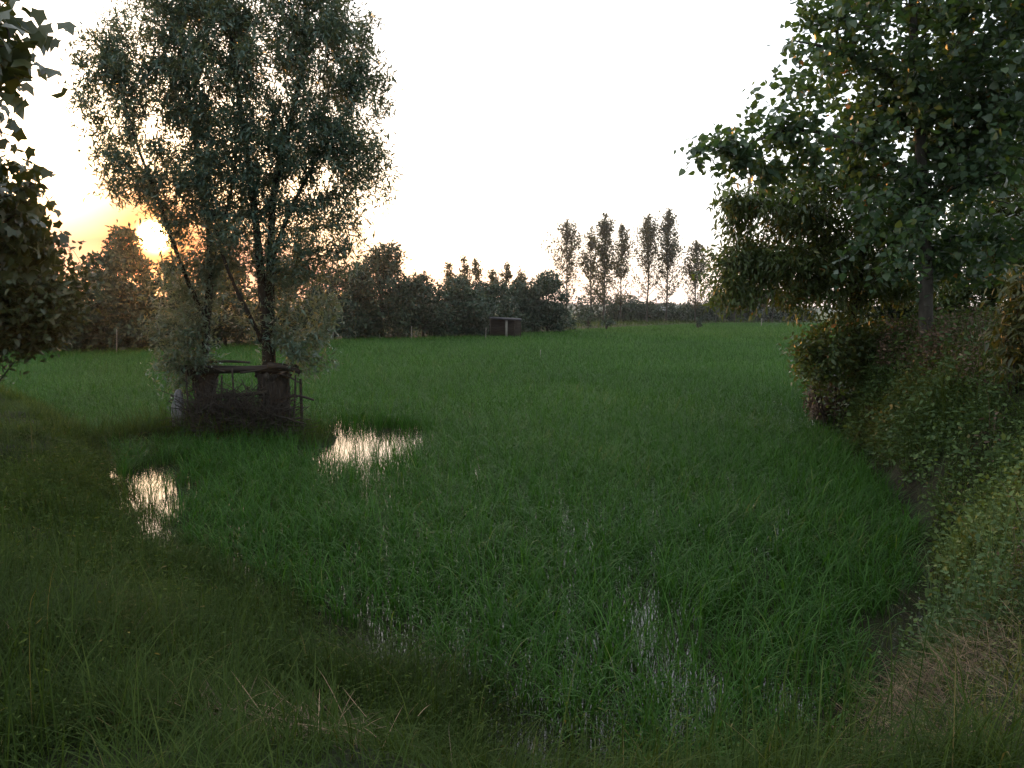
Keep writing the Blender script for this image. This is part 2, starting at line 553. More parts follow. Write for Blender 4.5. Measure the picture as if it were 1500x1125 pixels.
def rice_band(mb, y0, y1, dens, nb, seg, W, Lm, seed, Lsd=.18):
    rng = np.random.default_rng(seed)
    xm = .69 * y1 + 2
    x, y = scatter(-xm, xm, y0, y1, dens, rng)
    k = in_view(x, y)
    x, y = x[k], y[k]
    d, H, R = edge_info(x, y)
    z = height(x, y)
    k = (d > np.where((x > 2.2) & (y < 14), .24 + .1 * noise2(x, y, 3, 8), .12)) & (z < 0.03) & (rng.uniform(size=len(x)) > thin(x, y))
    # shy of the camera-side margin
    x, y, d = x[k], y[k], d[k]
    tn = thin(x, y)
    patch = noise2(x, y, .5, 31)
    N = len(x)
    T = np.repeat(np.arange(N), nb)
    n_ = len(T)
    ang = rng.uniform(0, 2 * math.pi, n_)
    r = np.abs(rng.normal(0, .05, n_)) if y1 < 45 else np.abs(rng.normal(0, .14, n_))
    base = np.stack([x[T] + r * np.cos(ang), y[T] + r * np.sin(ang), np.full(n_, -.02)], 1)
    hsc = (1 + .05 * patch + rng.normal(0, .1, N))[T]
    edge_f = np.clip(.7 + .3 * d / 1.5, .7, 1)[T]
    L = Lm * hsc * edge_f * np.clip(rng.normal(1, Lsd, n_), .4, 1.5)
    th0 = np.abs(rng.normal(.10, .10, n_))
    th1 = np.clip(rng.normal(1.75, .6, n_), .05, 2.9) * (1 - .6 * tn[T])
    Wd = W * rng.uniform(.7, 1.25, n_)
    v = np.clip(rng.beta(2.2, 2.4, n_) + .06 * patch[T], 0, .93)
    v = np.where(rng.uniform(size=n_) < .005, 1.0, v)
    mb.add(*[q for q in blades("r", base, L, ang + rng.normal(0, .5, n_), th0, th1, Wd, seg, None, v)])


mb = MB()
rice_band(mb, 3.2, 9, 115, 6, 7, .0082, .53, 1)
rice_band(mb, 9, 17, 95, 6, 6, .0080, .50, 2)
rice_band(mb, 17, 32, 55, 5, 4, .0105, .52, 3)
rice_band(mb, 32, 60, 28, 5, 3, .017, .52, 4)
rice_band(mb, 60, 150, 10, 5, 2, .034, .52, 5)
tag(mb.build("rice_plants", M["rice"]), "dense green young rice filling the flooded field", "rice", kind="stuff")

# ---- bank grass


def grass_band(mb, y0, y1, dens, seg, W, Lm, seed, xcut=lambda x, y: np.ones_like(x, bool), cl=0.5):
    rng = np.random.default_rng(seed)
    xm = .69 * y1 + 2
    x, y = scatter(-xm, xm, y0, y1, dens, rng)
    k = in_view(x, y, 1.2)
    x, y = x[k], y[k]
    d, H, R = edge_info(x, y)
    z = height(x, y)
    k = ((d < .25) | (z > .0)) & xcut(x, y)
    x, y, z, d = x[k], y[k], z[k], d[k]
    cf = noise2(x, y, 2.6, 77) + .7 * noise2(x, y, 7, 78)
    k = rng.uniform(size=len(x)) < np.clip(.7 + cl * cf, .12, 1)
    x, y, z, cf = x[k], y[k], z[k], cf[k]
    N = len(x)
    base = np.stack([x, y, z - .01], 1)
    L = Lm * np.clip(1 + .38 * cf, .35, 2.0) * np.clip(rng.gamma(4, .25, N), .3, 2.4)
    az = rng.uniform(0, 2 * math.pi, N) * .8 + 2.2 * noise2(x, y, .9, 79)
    v = np.clip(rng.beta(2, 2.5, N) * .85 + .12 * noise2(x, y, 1.1, 80), 0, .9)
    v = np.where(rng.uniform(size=N) < .012, 1, v)
    mb.add(*blades("g", base, L, az, np.abs(rng.normal(.45, .3, N)), np.clip(rng.normal(1.25, .5, N), .1, 2.4), W * rng.uniform(.6, 1.4, N), seg, None, v))


leftside = lambda x, y: x < np.where(y < 6, 1.6, 0.0)
mb = MB()
grass_band(mb, 2.0, 5.5, 5200, 5, .0036, .20, 11, leftside)
grass_band(mb, 5.5, 10, 2600, 4, .0048, .17, 12, leftside)
grass_band(mb, 10, 27, 900, 3, .008, .18, 13, leftside)
tag(mb.build("bank_grass", M["grass"]), "dark shaggy grass over the near and left bank", "grass", kind="stuff")
M["lit_ridge"] = leaf_mat("lit_ridge_grass", [(0.0, (0.030, 0.050, 0.008)), (0.5, (0.062, 0.092, 0.014)), (1.0, (0.12, 0.14, 0.03))], 0.4, 0.65, spec=0.06)  # light on the levee crest is put into this paler, yellower grass colour
mb = MB()
grass_band(mb, 9.5, 27, 700, 3, .008, .2, 17, lambda x, y: (x < -4.5) & (edge_info(x, y)[0] > -.75) & (edge_info(x, y)[0] < .15))
tag(mb.build("lit_ridge_grass", M["lit_ridge"]), "grass along the crest of the left levee, tinted lighter yellow green as if lit", "grass", kind="stuff")
mb = MB()
grass_band(mb, 42, 160, 5, 2, .06, .55, 14, lambda x, y: x < 120)
tag(mb.build("margin_grass", M["grass"]), "rough grass along the far edge of the paddy", "grass", kind="stuff")

# ---- straw


def straw(mb, n_, cx, cy, rx, ry, Lm, seed, az0=0., spread=1.0, lift=1.0):
    rng = np.random.default_rng(seed)
    x = cx + rng.normal(0, rx, n_); y = cy + rng.normal(0, ry, n_)
    z = height(x, y)
    base = np.stack([x, y, z + np.abs(rng.normal(.02, .05, n_))], 1)
    mb.add(*blades("s", base, Lm * np.clip(rng.gamma(5, .2, n_), .3, 2), az0 + rng.normal(0, spread, n_), np.clip(rng.normal(1.35, .25, n_) / lift, .5, 1.7), rng.normal(.35, .3, n_),
                   .0028 * rng.uniform(.6, 1.3, n_), 4, None, rng.uniform(0, 1, n_) ** 1.8))


def GS(px, py):
    d = ray(px, py)
    for t in np.arange(2.5, 60, .03):
        q = np.array([0, 0, CAM_H]) + d * t
        if q[2] < float(height(np.array([q[0]]), np.array([q[1]]))[0]):
            return q
    return q


mb = MB()
g = GS(1390, 1010); straw(mb, 800, g[0], g[1], .22, .16, .22, 21, 1.2, 1.2)
g = GS(1330, 1080); straw(mb, 220, g[0], g[1], .22, .15, .2, 22, 2.2, 1.2)
g = GS(1300, 1040); straw(mb, 250, g[0], g[1], .3, .12, .2, 29, 1.5, 1.2)
g = GS(1440, 1060); straw(mb, 240, g[0], g[1], .2, .2, .2, 28, 2.2, 1.2)
g = GS(400, 1080); straw(mb, 420, g[0], g[1], .24, .12, .20, 23, 2.6, .8, .9)
g = GS(480, 1030); straw(mb, 40, g[0], g[1], .45, .2, .2, 24, 2.9, .8, 1.0)
g = GS(150, 960); straw(mb, 40, g[0], g[1], .8, .5, .22, 25, 1.2, 1.6, 1.3)
g = GS(1420, 760); straw(mb, 160, g[0], g[1], .25, .4, .22, 26, 2.0, .7)
g = GS(1390, 930); straw(mb, 70, g[0], g[1], .2, .4, .25, 27, 2.8, .5, 1.5)
tag(mb.build("dry_grass", M["dry"]), "pale dry straw lying on the near banks", "straw", kind="stuff")

# ------------------------------------------------------------------ leaves
LEAF = {
    # local x along the leaf, y across, z fold
    "lance": (np.array([(0, 0, 0), (.35, .13, .03), (.35, -.13, .03), (.72, .085, .0), (.72, -.085, .0), (1, 0, -.08), (.35, 0, 0), (.72, 0, -.03)]),
              [np.array([(0, 2, 6, 6)])[:, :3], np.array([(0, 6, 1)]), np.array([(2, 4, 7, 6), (6, 7, 3, 1)]), np.array([(4, 5, 7), (7, 5, 3)])]),
    "simple": (np.array([(0, 0, 0), (.4, .2, .04), (.4, -.2, .04), (1, 0, -.05)]), [np.array([(0, 2, 3, 1)])]),
    "delta": (np.array([(0, 0, 0), (.12, .36, .05), (.12, -.36, .05), (.45, .34, .03), (.45, -.34, .03), (1, 0, -.08), (.45, 0, 0)]),
              [np.array([(0, 2, 4, 6), (0, 6, 3, 1)]), np.array([(4, 5, 6), (6, 5, 3)])]),
    "ovate": (np.array([(0, 0, 0), (.25, .25, .05), (.25, -.25, .05), (.6, .22, .03), (.6, -.22, .03), (1, 0, -.1), (.5, 0, -.02)]),
              [np.array([(0, 2, 4, 6), (0, 6, 3, 1)]), np.array([(4, 5, 6), (6, 5, 3)])]),
    "lobed": (np.array([(0, 0, 0), (-.08, .34, -.02), (.16, .36, .02), (.48, .50, -.06), (.55, .29, .03), (1, 0, -.14), (.55, -.27, .03), (.45, -.5, -.08), (.16, -.36, .02), (-.08, -.34, -.03), (.35, 0, -.03)]),
              [np.array([(0, 2, 1), (0, 10, 2), (10, 3, 2), (10, 4, 3), (10, 5, 4), (10, 6, 5), (10, 7, 6), (10, 8, 7), (10, 0, 8), (0, 9, 8)])]),
}


def leaves(mb, kind, pos, dirs, size, rng, v, roll=1.0, width=1.0):
    T, polys = LEAF[kind]
    N = len(pos)
    x = norm(dirs)
    upv = norm(np.array([0, 0, 1.0]) + rng.normal(0, .55 * roll, (N, 3)))
    y = norm(np.cross(upv, x)); z = np.cross(x, y)
    s = np.broadcast_to(size, (N,))[:, None, None]
    V = pos[:, None] + s * (T[None, :, 0, None] * x[:, None] + width * T[None, :, 1, None] * y[:, None] + T[None, :, 2, None] * z[:, None])
    o = (np.arange(N) * len(T))[:, None, None]
    by = {}
    for p_ in polys:
        by.setdefault(p_.shape[1], []).append(p_)
    fs = [(o + np.concatenate(q)[None]).reshape(-1, k) for k, q in by.items()]
    mb.add(V.reshape(-1, 3), fs, np.repeat(v, len(T)))


# ------------------------------------------------------------------ trees


def E(cx, cy, rx, ry, Y, dz=None, w=1.0):
    """an ellipsoid of foliage seen round pixel (cx, cy) that stands Y metres away"""
    return (P(cx, cy, Y), np.array([rx * Y / F, (dz if dz else (rx + ry) / 2 * Y / F), ry * Y / F]), w)


def sample_ell(ells, n_, rng, shell=.55):
    vol = np.array([np.prod(e[1]) ** .8 * e[2] for e in ells]); vol /= vol.sum()
    k = rng.choice(len(ells), n_, p=vol)
    d = norm(rng.normal(size=(n_, 3)))
    r = rng.uniform(0, 1, n_) ** (1 / 3.0)
    r = np.where(rng.uniform(size=n_) < shell, .72 + .33 * rng.uniform(size=n_) ** 1.2, r)
    cen = np.array([e[0] for e in ells]); R = np.array([e[1] for e in ells])
    return cen[k] + d * R[k] * r[:, None]


class Skel:
    def __init__(self, trunks):
        """trunks: list of polylines (start to tip)"""
        self.p, self.par, self.tr = [], [], []
        for t in trunks:
            prev = -1
            for q in t:
                self.p.append(np.asarray(q, float)); self.par.append(prev); self.tr.append(True)
                prev = len(self.p) - 1

    def grow(self, targets, rng, step, zmin=-1e9, updir=.35, wob=.12):
        P_ = np.zeros((len(self.p) + len(targets) * 40, 3)); n_ = len(self.p); P_[:n_] = self.p
        D = np.min(np.linalg.norm(targets[:, None] - P_[None, :n_], axis=2), axis=1)
        tips = []
        for t in targets[np.argsort(D)]:
            q = P_[:n_]
            dv = t - q
            L = np.linalg.norm(dv, axis=1)
            cost = L * (1 + updir * np.clip(.35 - dv[:, 2] / np.maximum(L, 1e-6), 0, 2)) + np.where(q[:, 2] < zmin, 1e3, 0)
            k = int(np.argmin(cost))
            a = q[k].copy()
            pk = self.par[k]
            d0 = norm(a - P_[pk]) if pk >= 0 else np.array([0, 0, 1.])
            L = np.linalg.norm(t - a)
            m_ = max(1, min(30, int(round(L / step))))
            c = a + (d0 * .4 + np.array([0, 0, .25])) * L * .4 + rng.normal(0, wob * L * .5, 3)
            prev = k
            for s in range(1, m_ + 1):
                u = s / m_
                pt = (1 - u) ** 2 * a + 2 * u * (1 - u) * c + u * u * t + (rng.normal(0, wob * step * .5, 3) if s < m_ else 0)
                P_[n_] = pt; self.par.append(prev); self.tr.append(False); prev = n_; n_ += 1
            tips.append(prev)
        self.p = [x_ for x_ in P_[:n_]]
        self.tips = tips
        return tips

    def radii(self, rtip, expo, rmax=None):
        n_ = len(self.p)
        cnt = np.zeros(n_)
        has = np.zeros(n_, bool)
        for i_ in range(n_ - 1, -1, -1):
            if not has[i_]: cnt[i_] = 1
            if self.par[i_] >= 0:
                has[self.par[i_]] = True; cnt[self.par[i_]] += cnt[i_]
        r = rtip * cnt ** expo
        if rmax: r = np.minimum(r, rmax)
        return r

    def mesh(self, mb, r, K=5, trunk=True, minr=0.0):
        Pn = np.array(self.p); par = np.array(self.par)
        e = np.where((par >= 0) & (r >= minr))[0]
        if not trunk: e = e[~np.array(self.tr)[e]]
        d = np.zeros_like(Pn); has = par >= 0
        d[has] = norm(Pn[has] - Pn[par[has]])
        d[~has] = (0, 0, 1)
        ref = np.where(np.abs(d[:, 2:3]) < .8, np.array([[.1, .2, .97]]), np.array([[.95, .3, .1]]))
        A = norm(np.cross(d, ref)); B = np.cross(d, A)
        th = np.arange(K) * 2 * math.pi / K
        ring = (np.cos(th)[None, :, None] * A[:, None] + np.sin(th)[None, :, None] * B[:, None])
        side = (r[e] < .75 * r[par[e]])
        r0 = np.where(side, np.minimum(r[e] * 1.15, r[par[e]]), r[par[e]])
        same = np.einsum("ij,ij->i", d[e], d[par[e]]) > .5
        fr0 = np.where((~side & same)[:, None, None], ring[par[e]], ring[e])
        V0 = Pn[par[e]][:, None] + fr0 * r0[:, None, None]
        V1 = Pn[e][:, None] + ring[e] * r[e][:, None, None]
        N = len(e)
        V = np.concatenate([V0, V1], 1).reshape(-1, 3)
        o = (np.arange(N) * 2 * K)[:, None, None]
        jj = np.arange(K)
        qd = np.stack([jj, (jj + 1) % K, K + (jj + 1) % K, K + jj], 1)[None]
        mb.add(V, (o + qd).reshape(-1, 4))


def twig_leaves(mb, sk, kind, per, size, rng, spread, droop, back=3, v_hi=.012, roll=1.0, out=.6, width=1.0, vb=None):
    Pn = np.array(sk.p); par = np.array(sk.par)
    tips = np.array(sk.tips)
    cen = Pn.mean(0)
    T = np.repeat(tips, per)
    n_ = len(T)
    # leaves hang along the last stretch of twig
    idx = T.copy()
    hop = rng.integers(0, back + 1, n_)
    for h in range(back):
        go = (hop > h) & (par[idx] >= 0)
        idx = np.where(go, par[idx], idx)
    a = Pn[idx]; pp = par[idx]; b = np.where((pp >= 0)[:, None], Pn[np.maximum(pp, 0)], a)
    t = rng.uniform(0, 1, n_)[:, None]
    tw = norm(a - b + rng.normal(0, 1e-4, a.shape))
    pos = a * (1 - t) + b * t + rng.normal(0, spread, (n_, 3))
    dirs = tw * out + norm(rng.normal(size=(n_, 3))) * .9 + np.array([0, 0, -droop])
    v = np.clip(rng.beta(2.2, 2.4, n_) * .95, 0, .95)
    tipv = rng.normal(0, .10, len(tips)); v = np.clip(v + np.repeat(tipv, per), 0, .95)
    v = np.where(rng.uniform(size=n_) < v_hi, 1, v)
    leaves(mb, kind, pos, dirs, size * np.clip(rng.normal(1, .22, n_), .5, 1.6), rng, v, roll, width)


def px_line(pts, Y):
    return [P(a, b, Y if len(r_) == 0 else Y + r_[0]) for (a, b, *r_) in pts]


def spline(pts, n_):
    pts = np.asarray(pts, float)
    t = np.linspace(0, len(pts) - 1, n_)
    i_ = np.clip(t.astype(int), 0, len(pts) - 2); f = (t - i_)[:, None]
    p0 = pts[np.maximum(i_ - 1, 0)]; p1 = pts[i_]; p2 = pts[i_ + 1]; p3 = pts[np.minimum(i_ + 2, len(pts) - 1)]
    return .5 * (2 * p1 + (p2 - p0) * f + (2 * p0 - 5 * p1 + 4 * p2 - p3) * f ** 2 + (-p0 + 3 * p1 - 3 * p2 + p3) * f ** 3)


def tree(name, label, cat, base, trunks, ells, ntips, per, kind, lmat, bmat, size, spread, droop, seed, step=.16, rtip=.004, expo=.42, trunk_r=None,
         back=3, group=None, v_hi=.012, zmin=-1e9, roll=1.0, out=.6, shell=.55, width=1.0, updir=.35, rmax=None, K=6, wob=.12, extra=None):
    """trunks: list of (points, r0, r1)"""
    rng = np.random.default_rng(seed)
    root = empty(name, base)
    tag(root, label, cat, group)
    lines = [spline(t[0], max(6, 3 * len(t[0]))) for t in trunks]
    sk = Skel(lines)
    tg = sample_ell(ells, ntips, rng, shell)
    if extra is not None: tg = np.vstack([tg, extra])
    sk.grow(tg, rng, step, zmin, updir, wob)
    mb = MB()
    for l, t in zip(lines, trunks):
        rr = np.linspace(1, 0, len(l)) ** .8 * (t[1] - t[2]) + t[2]
        rr[0] *= 1.25
        mb.add(*tube(l, rr, 10, rng, .05))
    r = sk.radii(rtip, expo, rmax)
    k = np.array(sk.tr)
    off = 0
    for l, t in zip(lines, trunks):
        rr = np.linspace(1, 0, len(l)) ** .8 * (t[1] - t[2]) + t[2]
        r[off:off + len(l)] = rr; off += len(l)
    # a limb is never thicker than what it grows from
    for i_ in range(off, len(r)):
        r[i_] = min(r[i_], r[sk.par[i_]] * .92 if sk.tr[sk.par[i_]] else r[sk.par[i_]])
    sk.mesh(mb, r, K, trunk=False)
    mb.build("trunk", bmat, root)
    mb = MB()
    twig_leaves(mb, sk, kind, per, size, rng, spread, droop, back, v_hi, roll, out, width)
    mb.build("crown", lmat, root)
    return root, sk


WY = 15.3
hz = lambda x, y: float(height(np.array([x]), np.array([y]))[0])


def stump(root, px, top_py, Y, r, seed):
    rng = np.random.default_rng(seed)
    top = P(px, top_py, Y)
    b = np.array([top[0], Y, hz(top[0], Y) - .1])
    n_ = 12
    pts = spline([b, b * .5 + top * .5 + rng.normal(0, .03, 3), top], n_)
    t = np.linspace(0, 1, n_)
    rr = r * (1.05 - .12 * np.sin(t * math.pi) + .28 * (1 - t) ** 5) * (1 + .06 * np.sin(t * 17 + seed))
    mb = MB()
    mb.add(*tube(pts, rr, 34, rng, .10))
    for k in range(9):                       # knuckles of old cuts round the head
        a = rng.uniform(0, 6.28)
        c = top + np.array([math.cos(a) * r * .8, math.sin(a) * r * .8, rng.uniform(-.12, .03)])
        d = np.array([math.cos(a), math.sin(a), rng.uniform(.3, 1)]) * .13
        mb.add(*tube(spline([c - d * .6, c, c + d], 5), np.array([.09, .11, .1, .08, .05]) * rng.uniform(.7, 1.2), 8, rng, .1))
    mb.build("stump", M["stump"], root)
    return b


# the two pollard willows on the mound
lt = [(px_line([(297, 548), (303, 470), (308, 390), (303, 300), (285, 200), (270, 90), (262, 20)], WY), .085, .02),
      (px_line([(303, 470), (270, 400, -.2), (235, 300, -.4), (200, 210, -.5), (175, 120, -.5)], WY), .045, .012),
      (px_line([(306, 395), (330, 320, .3), (345, 230, .4), (340, 130, .4)], WY), .045, .012)]
le = [E(195, 95, 75, 75, WY, 1.1, .9), E(225, 180, 100, 120, WY, 1.4, 1.2), E(160, 150, 52, 115, WY, .9), E(150, 60, 30, 45, WY - .3, .5, .9), E(255, 70, 90, 110, WY, 1.3, 1.2), E(310, 10, 90, 90, WY, 1.4), E(245, 265, 90, 48, WY, 1.3, .9),
      E(300, 270, 120, 75, WY, 1.4, .9), E(345, 370, 70, 50, WY, 1.0, .6), E(175, 290, 35, 28, WY, .5, .9), E(310, 345, 50, 50, WY, .9, 1.3), E(300, 400, 50, 40, WY, .9, 1.3), E(270, 440, 58, 60, WY, .9, 1.8), E(256, 490, 46, 50, WY - .2, .6, 2.2), E(285, 515, 36, 30, WY - .35, .35, 2.2), E(252, 550, 28, 50, WY - .25, .35, 1.5)]
wl, _ = tree("willow_tree", "left pollard willow on the mound, its one slim dark trunk beside the sun", "tree",
             [lt[0][0][0][0], WY, hz(lt[0][0][0][0], WY)], lt, le, 1300, 32, "simple", M["willow"], M["bark"], .125, .095, .1, 101, shell=.45, back=3, width=.62, group="pollard willows on the mound", rtip=.0032, zmin=1.25, step=.14)
stump(wl, 298, 546, WY, .21, 1)
rt = [(px_line([(392, 548), (388, 470), (380, 380), (370, 280), (352, 160), (340, 60), (335, -60)], WY), .10, .02),
      (px_line([(398, 548), (396, 470), (396, 380), (402, 280), (425, 180), (445, 80), (450, -60)], WY + .1), .10, .02),
      (px_line([(384, 500), (362, 455, -.3), (342, 415, -.5), (322, 360, -.6), (310, 290, -.6)], WY), .045, .015),
      (px_line([(396, 390), (420, 320, -.2), (455, 250, -.3), (500, 180, -.3)], WY), .05, .012)]
re = [E(530, 70, 48, 60, WY, .8, .9), E(400, 110, 150, 150, WY, 1.9, 1.3), E(345, 130, 110, 130, WY, 1.6), E(450, 110, 95, 120, WY, 1.6), E(380, -40, 140, 100, WY, 1.8), E(470, 10, 70, 80, WY, 1.2), E(505, 190, 85, 80, WY, 1.2), E(440, 240, 115, 80, WY, 1.4), E(340, 250, 90, 80, WY, 1.3),
      E(550, 235, 42, 36, WY, .6, .9), E(545, 130, 38, 55, WY, .6, 1.0), E(520, 260, 70, 45, WY, 1.0, 1.2), E(485, 335, 60, 50, WY, .9, 1.3), E(500, 385, 30, 30, WY, .5, .8), E(320, 300, 90, 70, WY, 1.2, .8), E(410, 345, 115, 60, WY, 1.3, 1.3), E(450, 390, 75, 50, WY, .9, .5), E(445, 450, 55, 70, WY, .8, 1.7), E(455, 505, 38, 46, WY - .3, .5, 2.4), E(365, 420, 60, 70, WY, .7, .4), E(480, 330, 55, 40, WY, .6, .6), E(400, 515, 40, 22, WY-.3, .4, .8)]
wr, _ = tree("willow_tree", "right pollard willow on the mound, with twin dark trunks", "tree",
             [rt[0][0][0][0], WY, hz(rt[0][0][0][0], WY)], rt, re, 2050, 34, "simple", M["willow"], M["bark"], .125, .095, .1, 102, shell=.45, back=3, width=.62, group="pollard willows on the mound", rtip=.0032, zmin=1.25, step=.14)
stump(wr, 402, 548, WY, .30, 2)

# poles laid over the stumps, stake, sack, brush
rng = np.random.default_rng(55)


def pole(name, label, a, b, r, sag, mat, group=None, cat="pole"):
    mb_ = MB()
    a, b = np.asarray(a), np.asarray(b)
    mid = (a + b) / 2 + np.array([0, .03, sag])
    pts = spline([a, mid, b], 10)
    mb_.add(*tube(pts, np.linspace(r, r * .75, 10), 9, rng, .07))
    return tag(mb_.build(name, mat), label, cat, group)


pole("log", "thick weathered log laid across both willow stumps", P(268, 541, WY - .25), P(436, 538, WY - .28), .085, -.02, M["oldwood"], "poles laid over the stumps", "log")
pole("log", "short thin pole on top of the thick log between the willow stumps", P(300, 531, WY - .15), P(366, 531, WY - .2), .03, .02, M["oldwood"], "poles laid over the stumps", "log")
pole("log", "crooked pole sticking out over the right willow stump's edge", P(392, 536, WY - .5), P(440, 545, WY - .42), .07, .04, M["oldwood"], "poles laid over the stumps", "log")
for k_, (x0_, y0_, x1_, y1_, dz_) in enumerate([(285, 537, 330, 545, -.4), (352, 546, 412, 533, -.35), (405, 548, 438, 560, -.3), (372, 540, 430, 531, -.1)]):
    pole("log", "broken stick lying among the poles over the willow stumps", P(x0_, y0_, WY + dz_), P(x1_, y1_, WY + dz_), .022, .03 * (-1) ** k_, M["oldwood"], "poles laid over the stumps", "log")
st = P(440, 555, WY - .1); sb = np.array([st[0], WY - .1, hz(st[0], WY - .1) - .2])
pole("stake", "upright dark stake standing at the right edge of the mound", sb, st, .035, 0, M["oldwood"], None, "stake")
pole("branch", "bent bare branch tied level against the dark stake", P(412, 583, WY - .2), P(460, 586, WY - .16), .028, .06, M["oldwood"], None, "branch")
# sack
mb = MB()
n_ = 14
c0 = P(262, 570, WY - .25); c1 = np.array([c0[0] + .02, WY - .25, hz(c0[0], WY) - .02])
pts = spline([c1, c1 * .5 + c0 * .5 + np.array([-.03, 0, 0]), c0], n_)
mb.add(*tube(pts, np.array([.10, .13, .14, .14, .13, .13, .12, .12, .11, .10, .09, .08, .06, .03]), 14, rng, .09))
tag(mb.build("plastic_sack", M["sack"]), "pale grey plastic sack standing against the left willow stump", "sack")
# brush heap of twigs and stalks between the stumps
mb = MB()
for k in range(1150):
    px = rng.uniform(284, 420); zt = rng.uniform(0, 1)
    a = P(px, 640, WY - rng.uniform(.05, .75)); a[2] = hz(a[0], a[1]) + rng.uniform(0, .85) * rng.uniform(.2, 1)
    d = norm(rng.normal(size=3) * np.array([1, .4, .65]) + np.array([0, 0, .3]))
    L = rng.uniform(.3, .75)
    b = a + d * L
    b[2] = max(b[2], hz(b[0], b[1]) + .03); b[2] = min(b[2], 1.0 + rng.uniform(0, .3))
    mb.add(*tube(spline([a, (a + b) / 2 + rng.normal(0, .018, 3), b], 5), rng.uniform(.003, .010), 4, None, 0, False))
tag(mb.build("brush_heap", M["oldwood"]), "tangled heap of dead twigs stacked between the willow stumps", "brush heap")
pole("log", "lower rail of weathered wood between the willow stumps above the brush", P(305, 580, WY - .3), P(392, 574, WY - .3), .045, -.02, M["oldwood"], "poles laid over the stumps", "log")
for k_, (x0_, x1_) in enumerate([(276, 272), (322, 325), (344, 340), (428, 433)]):
    top_ = P(x1_, 540 + 9 * (k_ % 2), WY - .42)
    ft_ = P(x0_, 640, WY - .42); ft_[2] = hz(ft_[0], ft_[1]) - .1
    pole("stake", ["thin upright stick beside the plastic sack", "thin upright stick right of the left stump", "leaning stick in the middle of the gap between the stumps", "crooked stick standing close to the right stump"][k_], ft_, top_, .022, .02, M["oldwood"], None, "stake")
# reeds and tall grass round the mound's front
mb = MB()
n_ = 2600
x = rng.uniform(-8.6, -3.7, n_); y = MOUND[1] + rng.uniform(-1.1, .3, n_); z = height(x, y)
k = z > .0
x, y, z = x[k], y[k], z[k]; n_ = len(x)
mb.add(*blades("m", np.stack([x, y, z], 1), rng.uniform(.15, .75, n_), rng.uniform(0, 6.28, n_), np.abs(rng.normal(.2, .2, n_)), rng.uniform(.2, 1.6, n_), rng.uniform(.005, .011, n_), 4, None, rng.uniform(0, .8, n_)))
tag(mb.build("mound_grass", M["grass"]), "dark grass growing round the foot of the willow stumps", "grass", kind="stuff")

# ------------------------------------------------------------------ trees on the right bank
PY = 14.0
pb = G(1357, 498, 1.75); PY = pb[1] if 11 < pb[1] < 19 else 14.0
pb = np.array([P(1357, 500, PY)[0], PY, 0]); pb[2] = hz(pb[0], pb[1])
pt = [([pb - np.array([0, 0, .15])] + px_line([(1357, 440), (1355, 340), (1348, 200), (1340, 80), (1335, -60), (1330, -200)], PY), .135, .03),
      (px_line([(1352, 270), (1300, 230, -.5), (1240, 205, -.8), (1160, 190, -1.0), (1090, 215, -1.1)], PY), .05, .012),
      (px_line([(1345, 150), (1280, 100, -.6), (1210, 70, -1), (1165, 60, -1.2)], PY), .05, .012),
      (px_line([(1350, 230), (1410, 180, .3), (1480, 140, .3), (1560, 120, .3)], PY), .05, .012),
      (px_line([(1350, 300), (1410, 270, -.8), (1470, 250, -1.2)], PY), .045, .012)]
pe = [E(1340, 60, 150, 110, PY, 1.9, 1.2), E(1230, 40, 75, 65, PY - .8, 1.0), E(1180, 110, 50, 60, PY - 1, .7, .9), E(1440, 120, 120, 130, PY, 1.9, 1.2), E(1350, 200, 130, 90, PY, 1.7, 1.2), E(1230, 200, 80, 50, PY - .8, .9),
      E(1120, 185, 60, 30, PY - 1, .5, 1.0), E(1060, 205, 42, 22, PY - 1.1, .35, 1.2), E(1018, 238, 42, 14, PY - 1.1, .3, 2.2), E(1090, 150, 30, 18, PY - 1, .3, .7), E(1160, 260, 60, 30, PY - .9, .5, .8), E(1440, 290, 100, 70, PY, 1.5, 1.1), E(1310, 310, 80, 50, PY - .5, 1.0, .8),
      E(1350, 325, 36, 36, PY - 1.6, .35, .8), E(1110, 250, 60, 26, PY - .9, .5, .9), E(1440, 375, 80, 46, PY, 1.1, .9), E(1180, 230, 60, 40, PY - .8, .7, .9), E(1150, 145, 48, 48, PY - .9, .6, .9), E(1100, 225, 70, 24, PY - .9, .5, 1.0), E(1520, 60, 120, 140, PY, 2), E(1290, 380, 60, 40, PY - .7, .8, .6), E(1340, -120, 220, 100, PY, 2.4)]
tree("poplar_tree", "tall poplar with big triangular leaves and pale grey trunk on the right bank", "tree", pb, pt, pe, 1900, 17, "delta", M["poplar"], M["pbark"], .118, .11, .35, 201,
     rtip=.004, zmin=3.2, step=.16, v_hi=.004, width=1.1)
QY = 16.5
qb = P(1243, 500, QY); qb[2] = hz(qb[0], QY)
qt = [([qb - np.array([0, 0, .15])] + px_line([(1248, 460), (1258, 410), (1262, 340), (1255, 270)], QY), .12, .025),
      (px_line([(1252, 450), (1285, 405, .2), (1310, 350, .4), (1330, 300, .5)], QY), .06, .015),
      (px_line([(1257, 420), (1200, 390, -.4), (1140, 375, -.6), (1090, 380, -.7)], QY), .05, .012),
      (px_line([(1260, 370), (1200, 320, -.3), (1140, 300, -.5), (1085, 300, -.6)], QY), .05, .012)]
